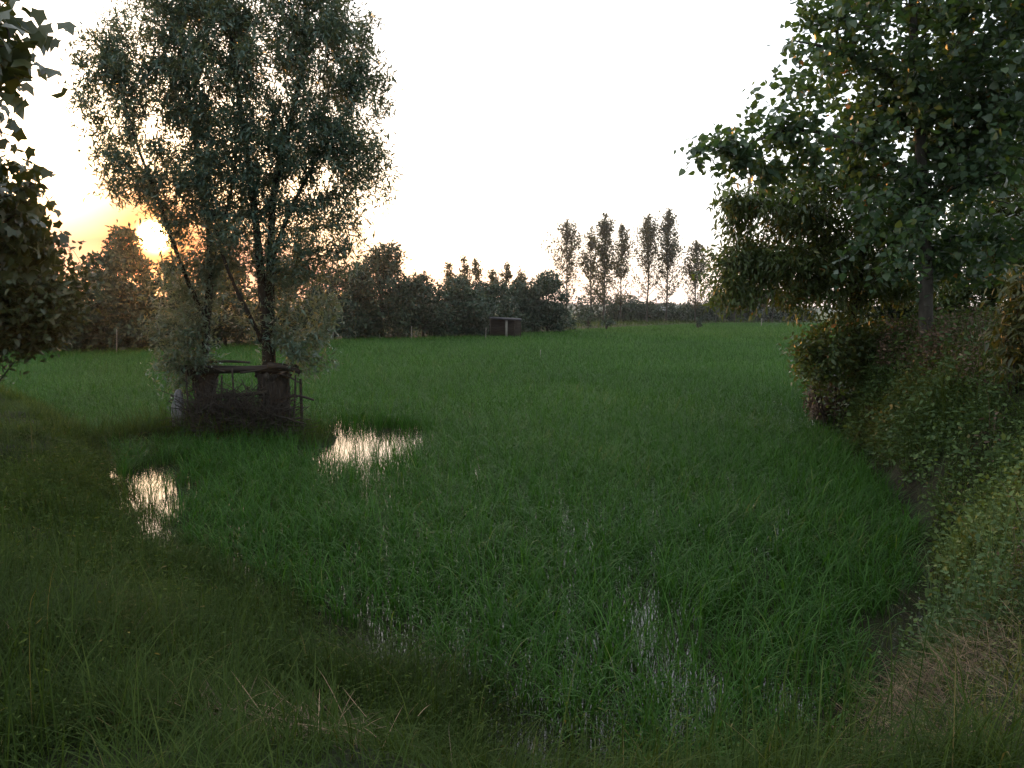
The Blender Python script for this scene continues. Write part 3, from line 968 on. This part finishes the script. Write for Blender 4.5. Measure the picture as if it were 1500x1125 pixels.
qe = [E(1230, 300, 110, 60, QY, 1.6, 1.0), E(1130, 305, 70, 32, QY - .4, 1.0, .8), E(1085, 295, 36, 18, QY - .5, .5, .9), E(1072, 332, 34, 10, QY - .6, .4, 1.6), E(1060, 372, 32, 10, QY - .7, .4, 1.8), E(1045, 408, 28, 9, QY - .8, .4, 2.0), E(1066, 292, 26, 9, QY - .6, .4, 1.6), E(1075, 440, 36, 9, QY - .8, .4, 1.8), E(1230, 262, 70, 24, QY - .2, .9, .9), E(1160, 375, 90, 45, QY - .4, 1.1, 1.1), E(1095, 395, 48, 30, QY - .6, .7), E(1230, 400, 90, 40, QY, 1.3, 1.1), E(1110, 435, 70, 22, QY - .7, .7, 1.0),
      E(1200, 440, 60, 25, QY - .5, .8), E(1320, 380, 80, 60, QY + .3, 1.3), E(1100, 345, 40, 25, QY - .5, .5, .7)]
tree("walnut_tree", "smaller spreading tree with pointed leaves and dark leaning trunk, left of the poplar", "tree", qb, qt, qe, 1500, 20, "ovate", M["walnut"], M["bark"], .135, .13, .75, 202,
     rtip=.004, zmin=2.4, step=.16, v_hi=.008, width=.62, shell=.7)
# small leaved tree at the right edge and its neighbours behind
RY = 18.5
rb = P(1455, 490, RY); rb[2] = hz(rb[0], RY)
tree("bank_tree", "dark small leaved tree behind the poplar at the right edge of the bank", "tree", rb,
     [([rb - np.array([0, 0, .1])] + px_line([(1452, 430), (1460, 350), (1470, 250)], RY), .1, .02), (px_line([(1453, 440), (1420, 390), (1400, 330)], RY), .05, .015)],
     [E(1470, 300, 70, 80, RY, 1.5), E(1500, 400, 60, 60, RY, 1.2), E(1410, 390, 55, 60, RY, 1.2), E(1400, 440, 60, 28, RY, .9), E(1430, 465, 70, 18, RY, .9), E(1330, 455, 50, 30, RY, .9), E(1540, 300, 80, 120, RY, 1.8), E(1450, 460, 60, 20, RY, .7, .7)],
     1250, 30, "ovate", M["walnut"], M["bark"], .10, .12, .2, 203, rtip=.004, zmin=1.9)
SY = 19.0
s_b = P(1297, 490, SY); s_b[2] = hz(s_b[0], SY)
tree("bank_tree", "slender shaded sapling standing between the poplar trunk and the leaning tree", "tree", s_b,
     [([s_b - np.array([0, 0, .1])] + px_line([(1300, 440), (1306, 380)], SY), .06, .015)],
     [E(1300, 430, 45, 40, SY, .8), E(1340, 440, 30, 40, SY, .6), E(1290, 465, 35, 22, SY, .5, .8)],
     220, 20, "ovate", M["hedge"], M["bark"], .10, .08, .2, 204, rtip=.004, zmin=1.8)


def shrub(name, label, px, base_py, Y, ells, nt, per, kind, mat, size, seed, group=None, spread=.06, droop=.2, v_hi=.02, nst=5, rtip=.003, cat="shrub", step=.1, width=1.0, z0=None):
    b_ = P(px, base_py, Y); b_[2] = hz(b_[0], Y) if z0 is None else z0
    r_ = np.random.default_rng(seed)
    c = np.mean([e[0] for e in ells], axis=0)
    tr = []
    for k in range(nst):
        e = ells[k % len(ells)]
        tip = e[0] * .7 + b_ * .3 + r_.normal(0, .15, 3) * e[1]
        tr.append(([b_ + r_.normal(0, .05, 3) * np.array([1, 1, 0]) - np.array([0, 0, .05]), (b_ + tip) / 2 + r_.normal(0, .06, 3), tip], .018, .006))
    return tree(name, label, cat, b_, tr, ells, nt, per, kind, mat, M["bark"], size, spread, droop, seed, rtip=rtip, v_hi=v_hi, group=group, step=step, width=width, K=5, shell=.5)


shrub("leafy_shrub", "shrub with some orange leaves under the leaning tree at the bank's corner", 1225, 540, 16.2,
      [E(1215, 500, 42, 36, 16.0, .6), E(1195, 530, 30, 28, 15.8, .5), E(1262, 500, 40, 40, 16.2, .6), E(1300, 500, 40, 26, 16.4, .6, .8), E(1175, 505, 18, 14, 15.8, .3, .7), E(1232, 556, 36, 32, 15.9, .5, .8)], 330, 18, "ovate", M["walnut"], .105, 301, v_hi=.03, spread=.13)
shrub("dead_shrub", "brown withered plant hanging down the bank's end beside the rice", 1212, 600, 17.2,
      [E(1210, 575, 24, 36, 17.0, .35), E(1195, 590, 16, 22, 16.9, .3), E(1240, 590, 22, 22, 16.6, .3)], 260, 16, "ovate", M["brownweed"], .075, 302, cat="dead shrub", droop=.6)
shrub("ochre_shrub", "ochre leaved shrub at the right edge of the bank in front of the dark tree", 1490, 520, 9.5,
      [E(1495, 455, 36, 36, 9.4, .35), E(1525, 415, 36, 30, 9.4, .3), E(1505, 500, 36, 34, 9.3, .4, 1.2)], 150, 16, "lance", M["ochre"], .12, 303, droop=.9, width=1.1, spread=.1)

# ------------------------------------------------------------------ undergrowth on the right bank


def bank_cover(name, label, mat, dens, size, keep, seed, y0=2.4, y1=24, tall=.16, kind="ovate", per=5, x0=1.2, x1=18):
    r_ = np.random.default_rng(seed)
    x, y = scatter(x0, x1, y0, y1, dens, r_)
    k = in_view(x, y, 1.0)
    x, y = x[k], y[k]
    d, H, R = edge_info(x, y)
    k = (d < 0.0) & keep(x, y, d, r_)
    x, y = x[k], y[k]
    d = d[k]
    z = height(x, y)
    T = np.repeat(np.arange(len(x)), per); n_ = len(T)
    hh = tall * np.clip(r_.gamma(2.5, .4, len(x)) * (1 + .5 * noise2(x, y, 2.0, 91)), .1, 3)
    t = r_.uniform(.05, 1, n_)
    pos = np.stack([x[T] + r_.normal(0, .05, n_), y[T] + r_.normal(0, .05, n_), z[T] + hh[T] * t], 1)
    dirs = norm(r_.normal(size=(n_, 3)) * np.array([1, 1, .5]) + np.array([-.25, -.25, .1]))
    v = np.clip(r_.beta(2, 2.4, n_) * .9 + .16 * noise2(x, y, 1.4, 92)[T], 0, .93)
    v = np.where(r_.uniform(size=n_) < .02, 1, v)
    sc = np.clip((y[T] / 9.0) ** .75, .42, 1.5)
    mb_ = MB()
    leaves(mb_, kind, pos, dirs, size * sc * np.clip(r_.normal(1, .3, n_), .4, 1.8), r_, v)
    # stems
    n2 = len(x)
    mb_.add(*blades("st", np.stack([x, y, z], 1), hh * 1.1, r_.uniform(0, 6.28, n2), np.abs(r_.normal(.1, .2, n2)), r_.uniform(0, .8, n2), np.full(n2, .005), 3, None, r_.uniform(0, .6, n2)))
    return tag(mb_.build(name, mat), label, "undergrowth", kind="stuff")


crest = lambda x, y: height(x, y) > 1.45
nz_a = lambda x, y: noise2(x, y, 1.1, 61)
bank_cover("bank_undergrowth", "dense green weeds covering the slope of the right bank", M["cover"], 520, .062,
           lambda x, y, d, r_: (r_.uniform(size=len(x)) < np.where(crest(x, y) & (y > 9), .35, .95) * np.clip(.75 + .5 * nz_a(x, y), .1, 1)) & (d < -.03 - .06 * nz_a(x, y)) & (x + y > 7.2), 401, tall=.26)
bank_cover("yellow_weeds", "patches of yellow green weeds low on the right bank", M["moss"], 420, .036,
           lambda x, y, d, r_: (noise2(x, y, 1.5, 62) > np.where(y < 6.5, -.2, .45)) & (d < -.3) & (d > -2.2), 402, tall=.10, y1=15)
bank_cover("withered_weeds", "brown withered weeds along the crest of the right bank", M["brownweed"], 330, .045,
           lambda x, y, d, r_: (crest(x, y) & (y > 9.5) & (r_.uniform(size=len(x)) < .8)) | ((noise2(x, y, 1.7, 63) > .75) & (r_.uniform(size=len(x)) < .35) & (d < -.6)), 403, tall=.22)
bank_cover("bank_weeds", "small leaved weeds scattered through the grass of the near left bank", M["grass"], 330, .05,
           lambda x, y, d, r_: (noise2(x, y, 1.8, 64) > -.1) & (d < .1), 404, tall=.22, kind="lance", per=6, x0=-10, x1=1.4, y1=13)
mb = MB()
grass_band(mb, 2.2, 6.5, 1500, 4, .0042, .13, 15, lambda x, y: x > 1.3)
grass_band(mb, 6.5, 20, 1100, 3, .007, .27, 16, lambda x, y: (x > 3) & (edge_info(x, y)[0] < -.02))
tag(mb.build("slope_grass", M["grass"]), "thin grass growing among the weeds of the right bank", "grass", kind="stuff")

# ------------------------------------------------------------------ the tree at the left of the frame
tb = np.array([-5.4, 6.3, hz(-5.4, 6.3)])
lt_ = [([tb - np.array([0, 0, .1]), tb + np.array([.05, 0, 1.6]), tb + np.array([.1, -.2, 3.2]), tb + np.array([.3, -.6, 4.8])], .13, .03),
       ([tb + np.array([.1, -.2, 3.0]), P(-160, 120, 4.3), P(-90, 40, 3.2), P(-10, 10, 2.9)], .05, .012),
       ([tb + np.array([.05, 0, 1.9]), P(-120, 320, 5.8), P(-20, 300, 5.7)], .04, .012),
       ([tb + np.array([.05, 0, 2.2]), P(-120, 230, 5.0), P(-30, 190, 4.8)], .04, .012)]
le_ = [E(-35, 20, 30, 35, 2.9, .25), E(-22, 80, 38, 42, 2.9, .25, 1.2), E(-50, 120, 40, 40, 3.0, .25), E(-15, 200, 30, 26, 4.8, .3), E(-15, 255, 50, 40, 5.3, .5), E(5, 290, 34, 28, 5.6, .4, .8), E(-15, 345, 75, 50, 5.9, .6, 1.1),
       E(-150, 60, 110, 120, 4.0, .8, .6), E(-160, 280, 130, 120, 6.0, 1.0, .6), E(-260, -150, 220, 160, 5.0, 1.3, .6)]
tree("mulberry_tree", "tree with large dark lobed leaves reaching in from the left edge of the photo", "tree", tb, lt_, le_, 700, 14, "lobed", M["lobed"], M["bark"], .076, .07, .9, 501,
     rtip=.0035, v_hi=.02, step=.12, zmin=1.8)
shrub("hazel_bush", "big brownish green bush at the left edge below the lobed leaves", -95, 540, 11.0,
      [E(40, 395, 75, 60, 11.0, 1.0), E(0, 445, 100, 70, 11.0, 1.1), E(-60, 380, 110, 110, 11.2, 1.2), E(80, 445, 40, 42, 10.8, .6), E(5, 480, 85, 26, 10.8, .8, 1.4)], 800, 24, "ovate", M["lobed"], .10, 502, cat="bush", spread=.1, nst=7)

# ------------------------------------------------------------------ the far tree line


def far_crown(root, ells, n_, size, mat, seed, up=.2):
    r_ = np.random.default_rng(seed)
    cl = sample_ell(ells, max(10, n_ // 22), r_, .75)
    T = np.repeat(np.arange(len(cl)), 22)
    sp = np.mean([e[1].mean() for e in ells]) * .17
    pos = cl[T] + r_.normal(0, 1, (len(T), 3)) * sp * np.array([1.2, 1.2, .8])
    v = np.clip(r_.beta(2.2, 2.4, len(T)) + np.repeat(r_.normal(0, .14, len(cl)), 22), 0, 1)
    mb_ = MB()
    leaves(mb_, "simple", pos, norm(r_.normal(size=pos.shape)) + np.array([0, 0, up]), size * np.clip(r_.normal(1, .25, len(T)), .5, 1.7), r_, v, 1.3, 1.3)
    return mb_.build("crown", mat, root)


def far_tree(name, label, px, top, base, w, seed, mat, group, nlf=2600, size=.26, cat="tree", Y=None, stem=.28, low=.12, bmat=None):
    r_ = np.random.default_rng(seed)
    if Y is None: Y = G(px, base, .35)[1]
    b_ = P(px, base, Y); b_[2] = hz(b_[0], Y)
    root = tag(empty(name, b_), label, cat, group)
    h = (base - top)
    ells = []
    for k in range(11):
        t = r_.uniform(low + .08, .93)
        wt = w * .5 * math.sin(math.pi * min(1, (t * .86 + .18))) ** .7
        rr = r_.uniform(.22, .40) * w * .62
        ells.append(E(px + r_.uniform(-1, 1) * max(wt - rr * .6, 0), base - h * min(t, 1 - .75 * rr / h), rr, rr * r_.uniform(.7, 1.0), Y + r_.normal(0, w * .25 * Y / F)))
    ells.append(E(px, base - h * .46, w * .42, h * .40, Y, None, 1.0))
    if low < .1: ells += [E(px - w * .28, base - h * .2, w * .26, h * .22, Y - .4), E(px + w * .28, base - h * .2, w * .26, h * .22, Y - .4)]
    ells.append(E(px + r_.uniform(-.1, .1) * w, top + h * .16, w * .2, h * .15, Y, None, 1.0))
    mb_ = MB()
    hh = h * Y / F
    tip = b_ + np.array([r_.normal(0, .15), 0, hh * .8])
    mb_.add(*tube(spline([b_ - np.array([0, 0, .3]), b_ * .5 + tip * .5 + r_.normal(0, .12, 3), tip], 8), np.linspace(.16, .03, 8) * (hh / 6) ** .6, 7, r_, .06))
    for k in range(7):
        e = ells[k]
        s = b_ + (tip - b_) * r_.uniform(.2, .6)
        mb_.add(*tube(spline([s, s * .5 + e[0] * .5 + np.array([0, 0, .2]), e[0]], 5), np.linspace(.07, .02, 5), 5, None, 0, False))
    mb_.build("trunk", bmat or M["bark"], root)
    far_crown(root, ells, nlf, size, mat, seed + 1)
    return root


TG = "trees of the far hedge line"
FT = [  # px, top, base, width, label
    (40, 385, 512, 150, "round dark tree in the far hedge line, behind the bush at the left edge"),
    (150, 372, 511, 110, "dark tree of the far hedge line just left of the low sun"),
    (185, 330, 508, 80, "taller thin crowned tree of the far hedge line beside the low sun"),
    (245, 385, 508, 110, "dark tree of the far hedge line right under the low sun"),
    (330, 382, 504, 120, "dark tree of the far hedge line seen between the willow stumps' trunks"),
    (420, 376, 500, 110, "dark tree of the far hedge line seen behind the twin willow trunks"),
    (490, 388, 494, 84, "low dark tree of the far hedge line just right of the willows"),
    (560, 352, 492, 100, "tallest rounded tree in the middle of the far hedge line"),
    (525, 385, 493, 60, "tree with ragged top leaning against the tallest hedge line tree"),
    (620, 404, 491, 100, "dark bushy tree right next to the tallest hedge line tree"),
    (672, 410, 490, 104, "broad bushy tree in the hedge line, left of the small shed"),
    (720, 412, 487, 92, "bushy tree right behind the small shed"),
    (765, 410, 485, 80, "bushy tree between the small shed and the round dark tree"),
    (803, 400, 485, 76, "round very dark tree at the right end of the hedge line"),
]
for k, (px, top, base, w, lb) in enumerate(FT):
    far_tree("hedge_tree", lb, px, top, base, w, 600 + 7 * k, M["hedge"], TG, nlf=int(6500 + 40 * w), size=.27 if k < 7 else .32, low=-.06)
# feathery young poplars whose tops show over the hedge


def far_poplar(label, px, top, base, w, seed, Y=None, group="row of tall poplars beyond the paddy", leafy=1.0, low=.2, name="poplar_tree", size=.42, nb=None):
    r_ = np.random.default_rng(seed)
    if Y is None: Y = G(px, base, .3)[1]
    b_ = P(px, base, Y); b_[2] = hz(b_[0], Y)
    root = tag(empty(name, b_), label, "tree", group)
    H = (base - top) * Y / F; R = w * .5 * Y / F
    mb_ = MB(); lf = MB()
    lean = r_.normal(0, .012) * H
    tr = spline([b_ - np.array([0, 0, .3]), b_ + np.array([lean, 0, H * .5]), b_ + np.array([lean * .3, 0, H])], 12)
    mb_.add(*tube(tr, np.linspace(.20, .025, 12) * (H / 20) ** .8, 7, r_, .03))
    nb = nb or int(100 * leafy)
    pos, dr = [], []
    for k in range(nb):
        t = low + (1 - low) * r_.uniform(0, 1) ** .9
        s = np.array([np.interp(t, np.linspace(0, 1, 12), tr[:, q_]) for q_ in range(3)])
        prof = min(1, (t - low) / .12 + .4) * (1 - min(1, max(0, (t - .30) / .70))) ** .72 + .06
        L = R * prof * r_.uniform(.5, 1.3) * 1.6
        a = r_.uniform(0, 6.28)
        upk = .75 + 1.3 * t + r_.normal(0, .2)
        d = np.array([math.cos(a), math.sin(a), upk]); d /= np.linalg.norm(d)
        L = min(L, max(.5, (b_[2] + H * r_.uniform(.92, 1.0) - s[2]) / d[2]))
        e = s + d * L
        c = spline([s, (s + e) / 2 - np.array([0, 0, L * .08]), e], 6)
        mb_.add(*tube(c, np.linspace(.05, .012, 6), 4, None, 0, False))
        nl = int(min(60, max(8, r_.uniform(18, 30) * L * (H / 20) ** -.5)) * (.55 if t < .42 else 1 if t < .8 else .45))
        u = (r_.uniform(.06, 1.12, nl) ** .75)[:, None]
        pp = s + (e - s) * u + r_.normal(0, .15 + .045 * L, (nl, 3))
        pos.append(pp); dr.append(np.tile(d, (nl, 1)) * .7 + norm(r_.normal(size=(nl, 3))))
    pos = np.concatenate(pos); dr = np.concatenate(dr)
    # leading shoot
    leaves(lf, "simple", pos, dr, size * np.clip(r_.normal(1, .3, len(pos)), .4, 1.8), r_, r_.beta(2, 2.4, len(pos)), 1.2, 1.4)
    mb_.build("trunk", M["pbark"], root)
    lf.build("crown", M["farpop"], root)
    return root


far_poplar("first tall poplar of the far row, standing next to the round dark tree", 829, 327, 472, 62, 701, leafy=1.0)
far_poplar("second tall poplar from the round dark tree, thinner than its close neighbour", 866, 338, 472, 40, 702, leafy=.8)
far_poplar("dense tall poplar, third from the round dark tree", 884, 318, 473, 46, 703, leafy=1.3)
far_poplar("slim tall poplar, fourth from the round dark tree", 909, 333, 472, 40, 704, leafy=.9)
far_poplar("tall poplar with a broken looking narrow top, fifth from the round dark tree", 947, 319, 472, 62, 705, leafy=1.1)
far_poplar("tallest poplar of the far row, sixth from the round dark tree", 976, 312, 472, 50, 706, leafy=1.4)
far_poplar("short poplar standing apart at the open end of the far row", 1018, 358, 472, 48, 707, leafy=1.0)
for k, (px, top, w, lb) in enumerate([(660, 385, 20, "leftmost feathery tree top of the three over the hedge line's middle"), (679, 377, 24, "highest feathery tree top of the three over the hedge line's middle"), (697, 380, 18, "rightmost feathery tree top of the three over the hedge line's middle"),
                                       (722, 396, 22, "low feathery tree top over the hedge line above the small shed's left end"), (743, 387, 24, "feathery tree top over the hedge line above the small shed"), (762, 393, 18, "small feathery tree top over the hedge line, right above the shed's end")]):
    far_poplar(lb, px, top, 478, w * 1.15, 720 + k, Y=100.0, group="feathery tree tops over the hedge line", leafy=.5, low=.3, size=.30)
for k, (px, top, base, w, lb) in enumerate([(888, 436, 479, 120, "low dark bush under the slim poplars, right of the round dark tree"), (934, 442, 474, 100, "low bush at the foot of the far poplars, left of the pale house"), (1003, 447, 473, 96, "low bush between the tallest and the short far poplar"),
                                             (1060, 440, 473, 90, "low bush right of the short far poplar"), (1112, 443, 472, 90, "low bush below the overhanging walnut branch"), (1156, 447, 472, 70, "last low bush of the far field edge before the right bank")]):
    far_tree("far_bush", lb, px, top, base - 2, w, 760 + 5 * k, M["hedge"], "low bushes at the foot of the poplars", nlf=5200, size=.62, cat="bush", low=-.06, Y=168.)
for k, px in enumerate([1048, 1060, 1076, 1089, 1104, 1118, 1131, 1142]):
    far_poplar("thin young tree in the sapling row under the overhanging walnut branch", px, 418 + (k * 7) % 13, 473, 20, 780 + k, group="sapling row at the far field edge", leafy=.45, low=.4, size=.34)
for k, (px, top, base, w, lb) in enumerate([(862, 456, 481, 34, "small open shrub in the field margin left of the poplar trunks"), (889, 464, 482, 26, "tiny spreading shrub at the rice edge below the poplars"), (1023, 466, 480, 10, "tiny dark shrub at the rice edge below the short poplar")]):
    far_tree("field_shrub", lb, px, top, base, w, 790 + 3 * k, M["hedge"], "small shrubs at the rice edge", nlf=500, size=.25, cat="shrub", low=.2)

# ------------------------------------------------------------------ shed, stakes, house, hills
SHY = 70.0
sx0, sx1 = P(716, 480, SHY)[0], P(764, 480, SHY)[0]
sz = .3
root = tag(empty("shed", [(sx0 + sx1) / 2, SHY, sz]), "small open field shed with flat roof and white post before the hedge line", "shed")
zr = P(740, 466, SHY)[2]
mb = MB()
V, Fq = box((sx0, SHY - .2, zr - .06), (sx1, SHY + 2.0, zr + .04)); V[:, 2] += (V[:, 0] - sx0) * -.06 + (V[:, 1] - SHY) * .05
mb.add(V, Fq); mb.build("roof", M["roofmat"], root, False)
mb = MB(); mb.add(*box((sx0 + .1, SHY + 1.85, sz), (sx1 - .1, SHY + 1.93, zr - .08))); mb.build("wall", M["oldwood"], root, False)
for k, (u, mt) in enumerate([(.04, "oldwood"), (.54, "palewood"), (.78, "oldwood"), (.97, "oldwood")]):
    x_ = sx0 + (sx1 - sx0) * u
    mb = MB(); w_ = .10 if mt == "palewood" else .06
    mb.add(*box((x_ - w_, SHY, sz - .2), (x_ + w_, SHY + .16, zr - .10 - (x_ - sx0) * .06)))
    mb.build("post", M[mt], root, False)
for px, top, base, lb, Y in [(170, 482, 512, "thin pale stake at the rice edge left of the willows", 44.), (487, 486, 502, "thin stake at the rice edge just right of the willows", 62.), (602, 478, 493, "thin stake at the rice edge below the rounded tall tree", 66.),
                             (711, 480, 496, "short stake at the rice edge beside the shed", 66.), (791, 512, 528, "thin pale cane standing alone out in the rice", 40.), (1115, 466, 476, "short white post at the far end of the field", 120.)]:
    a = P(px, base, Y); a[2] = hz(a[0], Y) - .2; b_ = P(px + 1, top, Y)
    mb = MB(); mb.add(*tube(spline([a, (a + b_) / 2, b_], 5), np.linspace(.028, .022, 5) * (Y / 45), 6, rng, .05))
    tag(mb.build("stake", M["palewood"]), lb, "stake", "stakes along the rice")
# pale farmhouse far off
HY = 420.0
hx0, hx1 = P(963, 450, HY)[0], P(986, 450, HY)[0]
root = tag(empty("farmhouse", [(hx0 + hx1) / 2, HY, .3]), "tiny pale farmhouse seen between the far poplar trunks", "house")
zt = P(975, 448, HY)[2]
mb = MB(); mb.add(*box((hx0, HY, 0), (hx1, HY + 6, zt))); mb.build("wall", M["plaster"], root, False)
mb = MB()
mb.add(np.array([(hx0 - .4, HY - .5, zt + .02), (hx1 + .4, HY - .5, zt + .02), (hx1 + .4, HY + 6.5, zt + .02), (hx0 - .4, HY + 6.5, zt + .02), (hx0 - .4, HY + 3, zt + 1.6), (hx1 + .4, HY + 3, zt + 1.6)]),
       [np.array([(0, 1, 5, 4), (2, 3, 4, 5), (3, 2, 1, 0)]), np.array([(0, 4, 3), (1, 2, 5)])])
mb.build("roof", M["redtile"], root, False)
for u in (.2, .5, .8):
    x_ = hx0 + (hx1 - hx0) * u
    mb = MB(); mb.add(*box((x_ - .5, HY - .05, 1.2), (x_ + .5, HY + .02, 2.6))); mb.build("window", M["darkglass"], root, False)
# low hills
t = np.linspace(-1, 1, 160)
hx = t * 2600
hx *= .7
hh = 12 + 4 * noise2(hx, hx * 0, .006, 5) + 1.5 * noise2(hx, hx * 0, .03, 6)
V, Fq = [], []
prof = [(800, 0), (860, .55), (930, .9), (1000, 1.0), (1200, .5), (1400, 0)]
for (yy, f_) in prof:
    V.append(np.stack([hx, yy + 0 * hx, -1 + hh * f_], 1))
V = np.concatenate(V)
i, j = np.meshgrid(np.arange(len(prof) - 1), np.arange(159), indexing="ij")
q = (i * 160 + j).ravel()
tag(mesh_np("hills", V, [np.stack([q, q + 1, q + 161, q + 160], 1)], M["hill"]), "low wooded hills fading along the horizon", "hills", kind="structure")

# ------------------------------------------------------------------ evening haze
gv = [v_.co.copy() for v_ in bpy.data.objects["ground"].data.vertices]
X = max(abs(c.x) for c in gv) + 30; Yv = max(abs(c.y) for c in gv) + 30
m, n = mat_base("haze_air")
out = n.nodes.new("ShaderNodeOutputMaterial")
pv = n.nodes.new("ShaderNodeVolumePrincipled")
pv.inputs["Color"].default_value = (0.90, 0.94, 1.0, 1)
pv.inputs["Density"].default_value = 0.0002
pv.inputs["Anisotropy"].default_value = 0.86
n.links.new(pv.outputs[0], out.inputs["Volume"])
mb = MB(); mb.add(*box((-X, -Yv, -1.3), (X, Yv, 32.0)))
tag(mb.build("haze", m, None, False), "thin evening haze over the whole place", "haze", kind="stuff")
